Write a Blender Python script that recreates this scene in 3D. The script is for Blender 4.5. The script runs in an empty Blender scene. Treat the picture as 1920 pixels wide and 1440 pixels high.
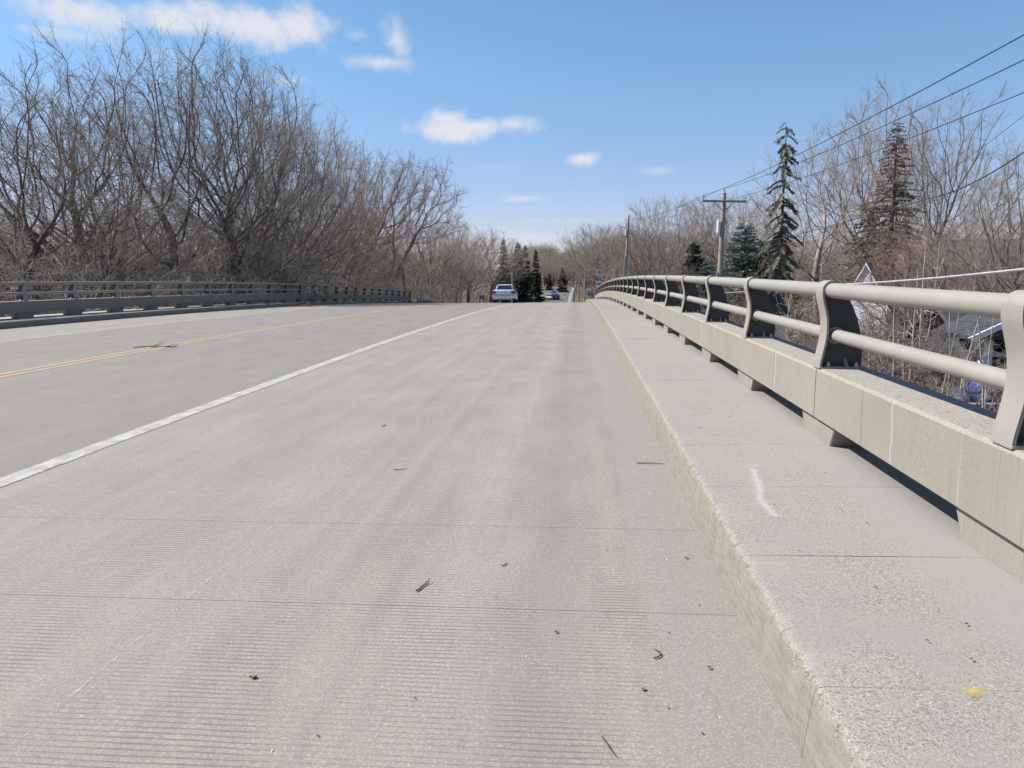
import bpy, bmesh, math, random
import numpy as np
from mathutils import Vector, Matrix

S = bpy.context.scene
COL = S.collection
R = math.radians
rnd = random.Random(7)

# ------------------------------------------------------------------ camera
EYE = 1.45
YAW, PITCH = 0.0853, 0.1311
FPX = 1441.0                       # focal length in pixels of the 1920 wide photograph
cam = bpy.data.cameras.new('camera')
cam.sensor_width = 36.0
cam.lens = FPX / 1920 * 36
cam.clip_start, cam.clip_end = 0.05, 6000
camo = bpy.data.objects.new('camera', cam)
COL.objects.link(camo)
camo.location = (0, 0, EYE)
camo.rotation_euler = (math.pi / 2 - PITCH, 0, YAW)
S.camera = camo

# ------------------------------------------------------------------ light and sky
SUN_TO = Vector((0.86, -0.10, -1.0)).normalized()      # the way the light travels
SUN_EL = math.asin(-SUN_TO.z)
SUN_AZ = math.atan2(-SUN_TO.x, -SUN_TO.y)              # from +Y towards +X
sun = bpy.data.lights.new('sun', 'SUN')
sun.energy = 5.0
sun.angle = R(0.53)
sun.color = (1.0, 0.95, 0.88)
suno = bpy.data.objects.new('sun', sun)
COL.objects.link(suno)
suno.rotation_euler = SUN_TO.to_track_quat('-Z', 'Y').to_euler()
suno.location = (-40, 20, 60)

S.view_settings.view_transform = 'Standard'
S.view_settings.look = 'None'
S.view_settings.exposure = 0.84
S.view_settings.gamma = 1.0
S.view_settings.use_curve_mapping = False

W = bpy.data.worlds.new('World')
S.world = W
W.use_nodes = True
wt = W.node_tree
wt.nodes.clear()
SKY_STRENGTH = 0.0675


def wn(t, **k):
    n = wt.nodes.new(t)
    for a, b in k.items():
        setattr(n, a, b)
    return n


def wl(a, b):
    wt.links.new(a, b)


def wmath(op, a, b=None, clamp=False):
    n = wn('ShaderNodeMath', operation=op, use_clamp=clamp)
    for i, v in enumerate((a, b)):
        if v is None:
            continue
        if isinstance(v, (int, float)):
            n.inputs[i].default_value = v
        else:
            wl(v, n.inputs[i])
    return n.outputs[0]


sky = wn('ShaderNodeTexSky', sky_type='NISHITA', sun_disc=False, sun_elevation=SUN_EL, sun_rotation=SUN_AZ,
         altitude=260, air_density=1.0, dust_density=0.3, ozone_density=4.0)
geo = wn('ShaderNodeTexCoord')
sep = wn('ShaderNodeSeparateXYZ')
wl(geo.outputs['Generated'], sep.inputs[0])
az = wmath('ARCTAN2', sep.outputs[0], sep.outputs[1])
el = wmath('ARCSINE', sep.outputs[2])
comb = wn('ShaderNodeCombineXYZ')
wl(az, comb.inputs[0])
wl(el, comb.inputs[1])
nz = wn('ShaderNodeTexNoise')
nz.inputs['Scale'].default_value = 16
nz.inputs['Detail'].default_value = 7
nz.inputs['Roughness'].default_value = 0.58
wl(geo.outputs['Generated'], nz.inputs['Vector'])
nz2 = wn('ShaderNodeTexNoise')
nz2.inputs['Scale'].default_value = 55
nz2.inputs['Detail'].default_value = 5
wl(geo.outputs['Generated'], nz2.inputs['Vector'])
puff = wmath('ADD', wmath('MULTIPLY', wmath('SUBTRACT', nz.outputs[0], 0.5), 2.3),
             wmath('MULTIPLY', wmath('SUBTRACT', nz2.outputs[0], 0.5), 0.7))


def azel(px, py):
    """direction of a photograph pixel as azimuth (from +Y) and elevation"""
    d = Vector(((px - 960) / FPX, (720 - py) / FPX, -1.0))
    w = camo.rotation_euler.to_matrix() @ d
    w.normalize()
    return math.atan2(w.x, w.y), math.asin(w.z)


CLOUDS = []
for px, py, rx, ry, a in [(150, 24, 170, 32, .85), (330, 38, 150, 30, .85), (470, 46, 150, 42, 1.0), (555, 48, 80, 42, .95),
                          (110, 62, 120, 16, .5), (742, 75, 40, 44, .8), (712, 116, 85, 20, .72), (668, 66, 28, 17, .5),
                          (880, 238, 140, 27, 1.0), (842, 222, 55, 22, .9), (960, 232, 60, 18, .75), (1092, 298, 42, 16, .95),
                          (1045, 415, 70, 11, .6), (985, 372, 50, 9, .5), (1232, 320, 55, 10, .4),
                          (548, 152, 45, 14, .5), (310, 105, 80, 30, .4), (930, 312, 60, 6, .3), (1010, 445, 150, 18, .5), (1180, 440, 60, 10, .4)]:
    a0, e0 = azel(px, py)
    CLOUDS.append((a0, e0, rx / FPX, ry / FPX, a))
for k in range(26):                 # the same kind of clouds all round, outside the frame too
    a0 = rnd.uniform(0.75, 2 * math.pi - 0.8)
    if a0 > math.pi:
        a0 -= 2 * math.pi
    CLOUDS.append((a0, rnd.uniform(.1, .75), rnd.uniform(.05, .16), rnd.uniform(.015, .035), rnd.uniform(.4, .9)))
mask = None
for a0, e0, ra, re, amp in CLOUDS:
    s_ = wn('ShaderNodeVectorMath', operation='SUBTRACT')
    wl(comb.outputs[0], s_.inputs[0])
    s_.inputs[1].default_value = (a0, e0, 0)
    m_ = wn('ShaderNodeVectorMath', operation='MULTIPLY')
    wl(s_.outputs[0], m_.inputs[0])
    m_.inputs[1].default_value = (1 / ra, 1 / re, 0)
    l_ = wn('ShaderNodeVectorMath', operation='LENGTH')
    wl(m_.outputs[0], l_.inputs[0])
    f = wmath('ADD', wmath('SUBTRACT', 1.0, l_.outputs['Value']), puff)
    f = wmath('MULTIPLY', wmath('MULTIPLY', f, 1.05, True), amp)
    mask = f if mask is None else wmath('MAXIMUM', mask, f)
sm = wn('ShaderNodeMapRange', interpolation_type='SMOOTHSTEP')
sm.inputs['From Min'].default_value = 0.0
sm.inputs['From Max'].default_value = 1.0
wl(mask, sm.inputs['Value'])
mix = wn('ShaderNodeMix', data_type='RGBA')
wl(sm.outputs[0], mix.inputs['Factor'])
tr = wn('ShaderNodeMapRange', interpolation_type='SMOOTHSTEP')       # the pale blue-white of moist air low down, all round
tr.inputs['From Min'].default_value = 0.03
tr.inputs['From Max'].default_value = 0.30
wl(el, tr.inputs['Value'])
tint = wn('ShaderNodeMix', data_type='RGBA')
wl(tr.outputs[0], tint.inputs['Factor'])
tint.inputs['A'].default_value = (1.15, .98, 1.13, 1)
tint.inputs['B'].default_value = (1.12, 1.28, 1.28, 1)
tm = wn('ShaderNodeMix', data_type='RGBA', blend_type='MULTIPLY')
tm.inputs['Factor'].default_value = 1.0
wl(sky.outputs[0], tm.inputs['A'])
wl(tint.outputs['Result'], tm.inputs['B'])
wl(tm.outputs['Result'], mix.inputs['A'])
mix.inputs['B'].default_value = (6.3, 6.5, 7.1, 1)
bg = wn('ShaderNodeBackground')
bg.inputs['Strength'].default_value = SKY_STRENGTH
wl(mix.outputs['Result'], bg.inputs['Color'])
out = wn('ShaderNodeOutputWorld')
wl(bg.outputs[0], out.inputs['Surface'])

# ------------------------------------------------------------------ place in the world
SL, KC = 0.02253, 6.974e-4


def zc(y):
    """crest curve of the bridge deck, then the road beyond it"""
    y = float(y)
    if y <= 95:
        return SL * y - KC * y * y / 2
    P = [(95, -1.006), (112, -1.80), (130, -2.65), (150, -3.3), (170, -3.5), (185, -3.4), (200, -3.05), (225, -2.4),
         (270, -1.5), (330, -.85), (400, -.6), (470, .0), (560, 3), (700, 9), (900, 16), (2500, 24), (9000, 30)]
    for (a, b), (c, d) in zip(P, P[1:]):
        if y <= c:
            t = (y - a) / (c - a)
            return b + (d - b) * t
    return P[-1][1]


def slope(y):
    return (zc(y + .5) - zc(y - .5))


def road_dz(x):
    return -.168 + .0075 * (x - .75)


def at(px, py, Y):
    """the point of the plane y = Y seen at a photograph pixel"""
    d = Vector(((px - 960) / FPX, (720 - py) / FPX, -1.0))
    w = camo.rotation_euler.to_matrix() @ d
    return Vector((0, 0, EYE)) + w * (Y / w.y)


# ------------------------------------------------------------------ materials
MATS = {}


class NT:
    def __init__(s, name):
        s.m = bpy.data.materials.new(name)
        s.m.use_nodes = True
        s.t = s.m.node_tree
        s.b = s.t.nodes['Principled BSDF']
        s.tc = s.n('ShaderNodeTexCoord')

    def n(s, t, **k):
        n = s.t.nodes.new(t)
        for a, b in k.items():
            setattr(n, a, b)
        return n

    def l(s, a, b):
        s.t.links.new(a, b)

    def put(s, sock, v):
        if v is None:
            return
        if isinstance(v, bpy.types.NodeSocket):
            s.l(v, sock)
        elif isinstance(v, (tuple, list)) and len(v) == 3 and sock.type == 'RGBA':
            sock.default_value = (*v, 1)
        else:
            sock.default_value = v

    def vec(s, scale=(1, 1, 1), obj=True):
        m = s.n('ShaderNodeMapping')
        m.inputs['Scale'].default_value = scale
        s.l(s.tc.outputs['Object'] if obj is True else obj, m.inputs[0])
        return m.outputs[0]

    def world(s, scale=(1, 1, 1)):
        g = s.n('ShaderNodeNewGeometry')
        return s.vec(scale, g.outputs['Position'])

    def noise(s, v, sc, det=4, rough=.55, dist=0):
        n = s.n('ShaderNodeTexNoise')
        n.inputs['Scale'].default_value = sc
        n.inputs['Detail'].default_value = det
        n.inputs['Roughness'].default_value = rough
        n.inputs['Distortion'].default_value = dist
        s.l(v, n.inputs['Vector'])
        return n.outputs[0]

    def voro(s, v, sc, out='Distance', feat='F1'):
        n = s.n('ShaderNodeTexVoronoi', feature=feat)
        n.inputs['Scale'].default_value = sc
        s.l(v, n.inputs['Vector'])
        return n.outputs[out]

    def ramp(s, f, a, b, lo=0., hi=1.):
        n = s.n('ShaderNodeMapRange')
        s.put(n.inputs['Value'], f)
        for k, v in zip(('From Min', 'From Max', 'To Min', 'To Max'), (a, b, lo, hi)):
            n.inputs[k].default_value = v
        return n.outputs[0]

    def math(s, op, a, b=None, c=False):
        n = s.n('ShaderNodeMath', operation=op, use_clamp=c)
        s.put(n.inputs[0], a)
        s.put(n.inputs[1], b)
        return n.outputs[0]

    def mix(s, f, a, b, mode='MIX'):
        n = s.n('ShaderNodeMix', data_type='RGBA', blend_type=mode)
        s.put(n.inputs['Factor'], f)
        s.put(n.inputs['A'], a)
        s.put(n.inputs['B'], b)
        return n.outputs['Result']

    def bump(s, h, strength=.3, dist=.01, prev=None):
        n = s.n('ShaderNodeBump')
        n.inputs['Strength'].default_value = strength
        n.inputs['Distance'].default_value = dist
        s.put(n.inputs['Height'], h)
        if prev is not None:
            s.l(prev, n.inputs['Normal'])
        return n.outputs[0]

    def done(s, col, rough=.7, normal=None, metal=0., spec=.5, mul=None):
        if mul:
            col = s.mix(1.0, col, mul, 'MULTIPLY')
        s.put(s.b.inputs['Base Color'], col)
        s.put(s.b.inputs['Roughness'], rough)
        s.put(s.b.inputs['Metallic'], metal)
        s.b.inputs['Specular IOR Level'].default_value = spec
        if normal is not None:
            s.l(normal, s.b.inputs['Normal'])
        MATS[s.m.name] = s.m
        return s.m


def plain(name, a, b=None, sc=6, rough=.6, metal=0., bump=0., bsc=40, spec=.5):
    t = NT(name)
    b = b or tuple(x * .75 for x in a)
    v = t.vec()
    c = t.mix(t.ramp(t.noise(v, sc), .35, .65), a, b)
    nrm = t.bump(t.noise(v, bsc), bump, .01) if bump else None
    return t.done(c, rough, nrm, metal, spec)


def build_road_mat():
    t = NT('tined_concrete')
    v = t.world()
    g = t.n('ShaderNodeNewGeometry')
    sx = t.n('ShaderNodeSeparateXYZ')
    t.l(g.outputs['Position'], sx.inputs[0])
    X, Y = sx.outputs[0], sx.outputs[1]
    # lanes polished darker by traffic, shoulders paler; an edge wobble from noise
    wob = t.math('MULTIPLY', t.math('SUBTRACT', t.noise(v, .6, 3), .5), .5)
    Xw = t.math('ADD', X, wob)
    lane = t.math('MULTIPLY', t.ramp(Xw, -14.2, -13.9), t.ramp(Xw, -4.55, -4.3, 1, 0))
    base = t.mix(lane, (.475, .445, .405), (.315, .306, .288))
    # long streaks running with the traffic
    st = t.noise(t.world((3.2, .035, 1)), 1.6, 6, .65)
    base = t.mix(t.ramp(st, .36, .64), base, t.mix(.62, base, (.345, .33, .308)))
    wheel = t.math('MULTIPLY', t.ramp(t.math('ABSOLUTE', t.math('SUBTRACT', Xw, -.15)), .0, .4, 1, 0), .75)
    base = t.mix(wheel, base, (.345, .332, .31))
    pw = t.math('MULTIPLY', t.ramp(t.math('ABSOLUTE', t.math('ADD', Xw, .62)), .0, .35, 1, 0), .5)
    base = t.mix(pw, base, (.52, .495, .46))
    tyre = t.math('MULTIPLY', t.ramp(t.math('ABSOLUTE', t.math('SUBTRACT', t.math('ABSOLUTE', t.math('ADD', Xw, 6.8)), .85)), .1, .6, 1, 0), .45)
    base = t.mix(tyre, base, (.29, .28, .265))
    dirt = t.math('MULTIPLY', t.ramp(t.math('ADD', X, t.math('MULTIPLY', t.math('SUBTRACT', t.noise(v, 2.2, 5, .65), .5), .5)), .5, .72), .6)
    base = t.mix(dirt, base, (.335, .315, .28))
    # gutter strip along the kerb, trowelled smooth and grey
    gut = t.ramp(t.math('ADD', X, t.math('MULTIPLY', wob, .25)), .32, .42)
    base = t.mix(t.math('MULTIPLY', gut, .7), base, (.37, .36, .34))
    stain = t.noise(t.world((1.4, .22, 1)), .9, 6, .62, .4)
    base = t.mix(t.ramp(stain, .5, .75, 0, .32), base, (.32, .30, .27))
    pale = t.noise(t.world((2.4, .5, 1)), 1.7, 6, .65, .3)
    base = t.mix(t.ramp(pale, .56, .78, 0, .3), base, (.56, .53, .48))
    # tining: narrow cross grooves, a bit uneven, worn away in places
    wv = t.n('ShaderNodeTexWave', wave_type='BANDS', bands_direction='Y', wave_profile='SIN')
    wv.inputs['Scale'].default_value = 9.6
    wv.inputs['Distortion'].default_value = 2.4
    wv.inputs['Detail'].default_value = 2
    wv.inputs['Detail Scale'].default_value = .8
    t.l(t.world((.25, 1, 1)), wv.inputs['Vector'])
    worn = t.ramp(t.noise(t.world((1.6, .7, 1)), 1.1, 5, .6), .36, .62)
    groove = t.math('MULTIPLY', t.math('MULTIPLY', t.ramp(wv.outputs[0], .25, .02), worn), t.math('SUBTRACT', 1.0, gut))
    fine = t.noise(v, 95, 3, .6)
    grit = t.noise(v, 260, 2, .5)
    mid = t.noise(v, 42, 4, .7)
    base = t.mix(t.ramp(mid, .42, .62, .0, .38), base, (.27, .25, .225))
    base = t.mix(t.ramp(fine, .40, .62, .0, .5), base, (.25, .235, .215))
    base = t.mix(t.ramp(fine, .42, .28, .0, .45), base, (.70, .67, .62))
    base = t.mix(t.ramp(grit, .58, .7, 0, .6), base, (.12, .105, .095))
    base = t.mix(t.ramp(grit, .36, .24, 0, .55), base, (.72, .69, .64))
    base = t.mix(t.math('MULTIPLY', groove, .78), base, (.17, .16, .145))
    pits = t.voro(v, 28)
    base = t.mix(t.ramp(pits, .09, .05, 0, .6), base, (.11, .10, .09))
    h = t.math('SUBTRACT', t.math('ADD', t.math('MULTIPLY', fine, .5), t.math('MULTIPLY', grit, .35)), groove)
    return t.done(base, .88, t.bump(h, .55, .004), spec=.3, mul=(.585, .575, .555))


def build_side_mat():
    t = NT('sidewalk_concrete')
    v = t.world()
    g = t.n('ShaderNodeNewGeometry')
    sx = t.n('ShaderNodeSeparateXYZ')
    t.l(g.outputs['Position'], sx.inputs[0])
    sn = t.n('ShaderNodeSeparateXYZ')
    t.l(g.outputs['True Normal'], sn.inputs[0])
    face = t.ramp(t.math('ABSOLUTE', sn.outputs[0]), .35, .8)
    big = t.noise(v, 1.1, 5, .6, .3)
    base = t.mix(t.ramp(big, .35, .65), (.435, .41, .365), (.385, .372, .345))
    pink = t.noise(v, 2.3, 4)
    base = t.mix(t.ramp(pink, .55, .72, 0, .4), base, (.47, .415, .345))
    # smooth grey band along the parapet side
    inner = t.ramp(t.math('ADD', t.math('ABSOLUTE', t.math('SUBTRACT', sx.outputs[0], .75)), t.math('MULTIPLY', big, .3)), .85, 1.15)
    base = t.mix(t.math('MULTIPLY', inner, .6), base, (.40, .395, .38))
    # kerb face: warmer, streaked
    fs = t.noise(t.world((1, 2.5, 16)), 2.5, 6, .65)
    base = t.mix(face, base, t.mix(t.ramp(fs, .35, .66), (.42, .385, .33), (.30, .26, .21)))
    agg = t.voro(v, 175, 'Color')
    sa = t.n('ShaderNodeSeparateColor')
    t.l(agg, sa.inputs[0])
    peb = t.voro(v, 175)
    rough_zone = t.ramp(t.noise(v, 3.1, 4), .34, .58, .25, 1)
    zz = t.math('MULTIPLY', t.math('SUBTRACT', 1.0, t.math('MULTIPLY', inner, .8)), rough_zone)
    zz = t.math('MULTIPLY', zz, t.math('SUBTRACT', 1.0, t.math('MULTIPLY', face, .85)))
    dark = t.math('MULTIPLY', t.ramp(sa.outputs[0], .72, .8), zz)
    lite = t.math('MULTIPLY', t.ramp(sa.outputs[1], .75, .83), zz)
    base = t.mix(t.math('MULTIPLY', dark, .62), base, (.17, .14, .12))
    base = t.mix(t.math('MULTIPLY', lite, .6), base, (.66, .61, .54))
    an = t.math('ABSOLUTE', sn.outputs[0])
    arr = t.math('MULTIPLY', t.ramp(an, .12, .4), t.ramp(an, .985, .88))
    base = t.mix(t.math('MULTIPLY', t.ramp(t.voro(v, 75), .42, .25), t.math('MULTIPLY', arr, .55)), base, (.62, .57, .5))
    base = t.mix(t.math('MULTIPLY', t.ramp(t.noise(v, 70, 3, .6), .56, .66), t.math('MULTIPLY', arr, .7)), base, (.17, .135, .10))
    grit = t.noise(v, 240, 2)
    base = t.mix(t.ramp(grit, .62, .74, 0, .5), base, (.13, .115, .10))
    base = t.mix(t.ramp(grit, .36, .26, 0, .4), base, (.70, .67, .6))
    # cross cracks
    wob = t.math('MULTIPLY', t.math('SUBTRACT', t.noise(v, 5, 5, .6), .5), .06)
    h = t.math('ADD', t.math('MULTIPLY', peb, t.math('MULTIPLY', zz, -.5)), t.math('MULTIPLY', grit, .5))
    h = t.math('ADD', h, t.math('MULTIPLY', t.noise(v, 38, 5, .65), .9))
    return t.done(base, .9, t.bump(h, .6, .006), spec=.3, mul=(.56, .555, .55))


def build_beam_mat():
    t = NT('parapet_concrete')
    v = t.world()
    g = t.n('ShaderNodeNewGeometry')
    sn = t.n('ShaderNodeSeparateXYZ')
    t.l(g.outputs['True Normal'], sn.inputs[0])
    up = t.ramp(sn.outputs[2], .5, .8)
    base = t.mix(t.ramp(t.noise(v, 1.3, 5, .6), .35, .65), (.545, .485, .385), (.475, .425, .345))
    drip = t.noise(t.world((1, 9, .7)), 3.2, 6, .65)
    base = t.mix(t.math('MULTIPLY', t.ramp(drip, .54, .72, 0, .5), t.math('SUBTRACT', 1.0, up)), base, (.34, .295, .225))
    drip2 = t.noise(t.world((1, 14, .5)), 2.1, 4, .6)
    base = t.mix(t.math('MULTIPLY', t.ramp(drip2, .62, .74, 0, .6), t.math('SUBTRACT', 1.0, up)), base, (.66, .62, .55))
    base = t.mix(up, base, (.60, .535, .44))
    sp = t.n('ShaderNodeSeparateXYZ')
    t.l(g.outputs['Position'], sp.inputs[0])
    yw = t.math('ADD', sp.outputs[1], t.math('MULTIPLY', t.math('SUBTRACT', t.noise(t.world((1, 1, 1.2)), 4, 5, .7), .5), .07))
    side = t.math('SUBTRACT', 1.0, up)
    for y_, w_ in ((4.66, .012), (7.40, .022), (11.9, .02), (17.1, .025)):      # pale lime streaks below old cracks
        base = t.mix(t.math('MULTIPLY', t.ramp(t.math('ABSOLUTE', t.math('SUBTRACT', yw, y_)), w_, w_ * .3, 0, .75), side), base, (.78, .75, .68))
    for y_ in (5.15, 7.44, 10.4):
        base = t.mix(t.math('MULTIPLY', t.ramp(t.math('ABSOLUTE', t.math('SUBTRACT', yw, y_)), .007, .003, 0, .8), side), base, (.22, .185, .14))
    agg = t.voro(v, 120, 'Color')
    sa = t.n('ShaderNodeSeparateColor')
    t.l(agg, sa.inputs[0])
    zone = t.math('ADD', t.math('MULTIPLY', up, .75), t.ramp(t.noise(v, 2.2, 4), .45, .7, .08, .5), True)
    base = t.mix(t.math('MULTIPLY', t.ramp(sa.outputs[0], .7, .8), t.math('MULTIPLY', zone, .6)), base, (.20, .165, .13))
    base = t.mix(t.math('MULTIPLY', t.ramp(sa.outputs[1], .74, .84), t.math('MULTIPLY', zone, .6)), base, (.72, .67, .58))
    grit = t.noise(v, 200, 2)
    base = t.mix(t.ramp(grit, .62, .75, 0, .45), base, (.17, .14, .11))
    h = t.math('ADD', t.math('MULTIPLY', grit, .5), t.math('MULTIPLY', t.noise(v, 30, 5, .65), .8))
    h = t.math('SUBTRACT', h, t.math('MULTIPLY', t.voro(v, 120), t.math('MULTIPLY', zone, .3)))
    return t.done(base, .88, t.bump(h, .5, .005), spec=.3, mul=(.452, .457, .48))


def build_rail_mat():
    t = NT('beige_rail_paint')
    v = t.world()
    base = t.mix(t.ramp(t.noise(v, 3, 5), .35, .65), (.252, .24, .207), (.23, .219, .19))
    scr = t.noise(t.world((6, .7, 6)), 9, 6, .7)
    base = t.mix(t.ramp(scr, .62, .74, 0, .4), base, (.30, .275, .22))
    fl = t.noise(v, 160, 2)
    base = t.mix(t.ramp(fl, .66, .78, 0, .4), base, (.55, .53, .46))
    return t.done(base, t.ramp(t.noise(v, 25, 3), .3, .7, .42, .6), t.bump(t.noise(v, 180, 3), .12, .003), spec=.4)


def build_ground_mat():
    t = NT('leaf_litter_ground')
    v = t.world()
    base = t.mix(t.ramp(t.noise(v, .25, 5), .35, .65), (.10, .08, .055), (.065, .057, .036))
    base = t.mix(t.ramp(t.noise(v, 4, 6, .7), .4, .65, 0, .7), base, (.14, .115, .08))
    base = t.mix(t.ramp(t.noise(v, 22, 3, .6), .5, .7, 0, .7), base, (.05, .04, .03))
    return t.done(base, .95, t.bump(t.noise(v, 9, 6, .7), .8, .08), spec=.2)


def build_asphalt_mat():
    t = NT('far_road_asphalt')
    v = t.world()
    base = t.mix(t.ramp(t.noise(v, .3, 5), .35, .65), (.095, .094, .092), (.075, .073, .072))
    base = t.mix(t.ramp(t.noise(t.world((3, .1, 1)), 1.5, 4), .5, .7, 0, .5), base, (.15, .148, .142))
    return t.done(base, .9, None, spec=.3)


def build_bark(name, a, b, c):
    t = NT(name)
    v = t.vec((1, 1, .25))
    base = t.mix(t.ramp(t.noise(v, 9, 5, .65), .35, .65), a, b)
    o = t.n('ShaderNodeObjectInfo')
    base = t.mix(t.math('MULTIPLY', o.outputs['Random'], .45), base, c)
    return t.done(base, .92, t.bump(t.noise(v, 22, 5, .7), .7, .03), spec=.2)


def build_needles(name, a, b):
    t = NT(name)
    v = t.vec()
    base = t.mix(t.ramp(t.noise(v, 3.5, 4), .35, .65), a, b)
    return t.done(base, .75, None, spec=.25)


def build_paint(name, col, under, sc, lo, hi):
    t = NT(name)
    v = t.world()
    wear = t.noise(v, sc, 6, .68)
    pit = t.noise(v, 120, 2)
    f = t.ramp(t.math('ADD', wear, t.math('MULTIPLY', t.math('SUBTRACT', pit, .5), .35)), lo, hi)
    base = t.mix(f, col, under)
    base = t.mix(t.ramp(t.noise(v, 40, 4), .55, .75, 0, .3), base, (.35, .33, .3))
    return t.done(base, .8, t.bump(pit, .3, .003), spec=.3)


build_road_mat(); build_side_mat(); build_beam_mat(); build_rail_mat(); build_ground_mat(); build_asphalt_mat()
build_bark('grey_bark', (.125, .107, .093), (.07, .06, .052), (.18, .155, .135))
build_bark('grey_twig', (.28, .235, .20), (.19, .16, .135), (.37, .31, .26))
build_bark('pale_bark', (.34, .305, .265), (.20, .175, .15), (.38, .345, .31))
build_bark('pale_twig', (.38, .335, .285), (.27, .235, .20), (.44, .39, .33))
build_bark('red_bark', (.21, .155, .125), (.115, .083, .068), (.26, .2, .165))
build_bark('red_twig', (.25, .185, .152), (.17, .122, .10), (.30, .23, .19))
build_bark('brush_twig', (.46, .405, .335), (.30, .255, .21), (.52, .46, .38))
build_needles('spruce_needles', (.045, .068, .042), (.075, .10, .065))
build_needles('blue_spruce_needles', (.25, .32, .29), (.15, .21, .18))
build_needles('weathered_spruce_needles', (.19, .205, .165), (.25, .245, .19))
build_needles('olive_needles', (.17, .165, .08), (.11, .11, .06))
build_needles('dead_needles', (.21, .135, .085), (.125, .088, .06))
build_needles('tan_leaves', (.55, .44, .32), (.38, .28, .19))
build_needles('ivy_leaves', (.045, .05, .025), (.09, .075, .045))
build_paint('white_paint', (.335, .33, .316), (.235, .225, .205), 6, .42, .60)
build_paint('yellow_paint', (.40, .27, .11), (.25, .222, .175), 3.2, .37, .58)
build_paint('scuff', (.36, .345, .32), (.30, .288, .268), 16, .38, .52)
plain('deck_concrete', (.20, .188, .168), (.145, .137, .12), 1.5, .9, bump=.3, bsc=20)
plain('web_dark', (.05, .046, .042), (.035, .033, .032), 4, .6)  # web plates of the posts, much darker than their beige flanges
plain('galvanised', (.42, .44, .46), (.30, .32, .34), 8, .5, .6)
plain('dull_steel', (.17, .18, .19), (.11, .115, .12), 5, .6, .4)
plain('weathered_pole', (.31, .275, .235), (.22, .195, .165), 3, .9, bump=.5, bsc=30)
plain('reddish_pole', (.33, .24, .17), (.22, .155, .11), 3, .9, bump=.5)
plain('wire_black', (.035, .035, .038), rough=.6)
plain('cable_grey', (.33, .33, .34), rough=.6)
plain('porcelain', (.25, .22, .2), rough=.3)
plain('white_enamel', (.72, .73, .74), (.62, .63, .65), 4, .45)
plain('white_siding', (.74, .76, .80), (.62, .64, .68), 3, .6)
plain('grey_siding', (.075, .078, .088), (.055, .057, .066), 3, .7)
plain('tan_siding', (.12, .098, .08), (.09, .073, .06), 3, .7)
plain('dark_shingle', (.042, .044, .052), (.026, .027, .033), 5, .85, bump=.4, bsc=15)
plain('blue_metal_roof', (.055, .065, .09), (.04, .048, .07), 2, .6, .0)
plain('window_glass', (.012, .016, .026), rough=.12, spec=.3)
plain('fence_board', (.17, .165, .165), (.11, .105, .105), 3, .85, bump=.4)
plain('timber_grey', (.26, .245, .225), (.17, .16, .145), 3, .85)
plain('blue_tarp', (.05, .09, .30), (.035, .065, .22), 4, .5)
plain('navy_cover', (.025, .04, .10), (.018, .028, .07), 4, .6)
plain('silver_paint', (.55, .57, .60), (.53, .55, .58), 2, .28, .55)
plain('pale_car_paint', (.52, .49, .42), (.5, .47, .4), 2, .3, .2)
plain('white_car_paint', (.75, .75, .75), (.72, .72, .72), 2, .3)
plain('blue_car_paint', (.08, .15, .30), (.07, .13, .27), 2, .3, .3)
plain('dark_car_paint', (.03, .035, .055), (.025, .03, .045), 2, .25, .3)
plain('tyre_rubber', (.018, .018, .018), rough=.85)
plain('rim_alloy', (.4, .41, .42), rough=.35, metal=.8)
plain('black_plastic', (.02, .02, .022), rough=.5)
plain('tail_red', (.20, .015, .03), (.14, .012, .025), 10, .15)
plain('lamp_clear', (.8, .82, .85), rough=.1)
plain('plate_white', (.7, .72, .75), rough=.4)
plain('plate_blue', (.12, .2, .4), rough=.4)
plain('sign_white', (.78, .79, .80), rough=.45)
plain('sign_black', (.02, .02, .02), rough=.5)
plain('sign_navy', (.03, .06, .16), rough=.5)
plain('sign_blue', (.04, .17, .55), rough=.45)
plain('sign_red', (.5, .03, .03), rough=.45)
plain('leaf_brown', (.16, .095, .055), (.10, .06, .035), 40, .8)
plain('twig_dark', (.07, .045, .032), (.045, .03, .022), 40, .85)
plain('chip_pale', (.66, .63, .57), (.5, .47, .42), 40, .8)


# ------------------------------------------------------------------ builders
def link(name, me, mat=None, parent=None):
    o = bpy.data.objects.new(name, me)
    COL.objects.link(o)
    if mat and me and not me.materials:
        me.materials.append(MATS[mat] if isinstance(mat, str) else mat)
    if parent:
        o.parent = parent
    return o


def empty(name, loc=(0, 0, 0), rot=(0, 0, 0)):
    o = bpy.data.objects.new(name, None)
    COL.objects.link(o)
    o.location = loc
    o.rotation_euler = rot
    o.empty_display_size = .2
    return o


def tag(o, label, cat, group=None):
    o['label'] = label
    o['category'] = cat
    if group:
        o['group'] = group
    return o


def struct(o):
    o['kind'] = 'structure'
    return o


def copy_tree(o, parent=None):
    c = o.copy()
    COL.objects.link(c)
    if parent:
        c.parent = parent
    for ch in list(o.children):
        copy_tree(ch, c)
    return c


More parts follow.
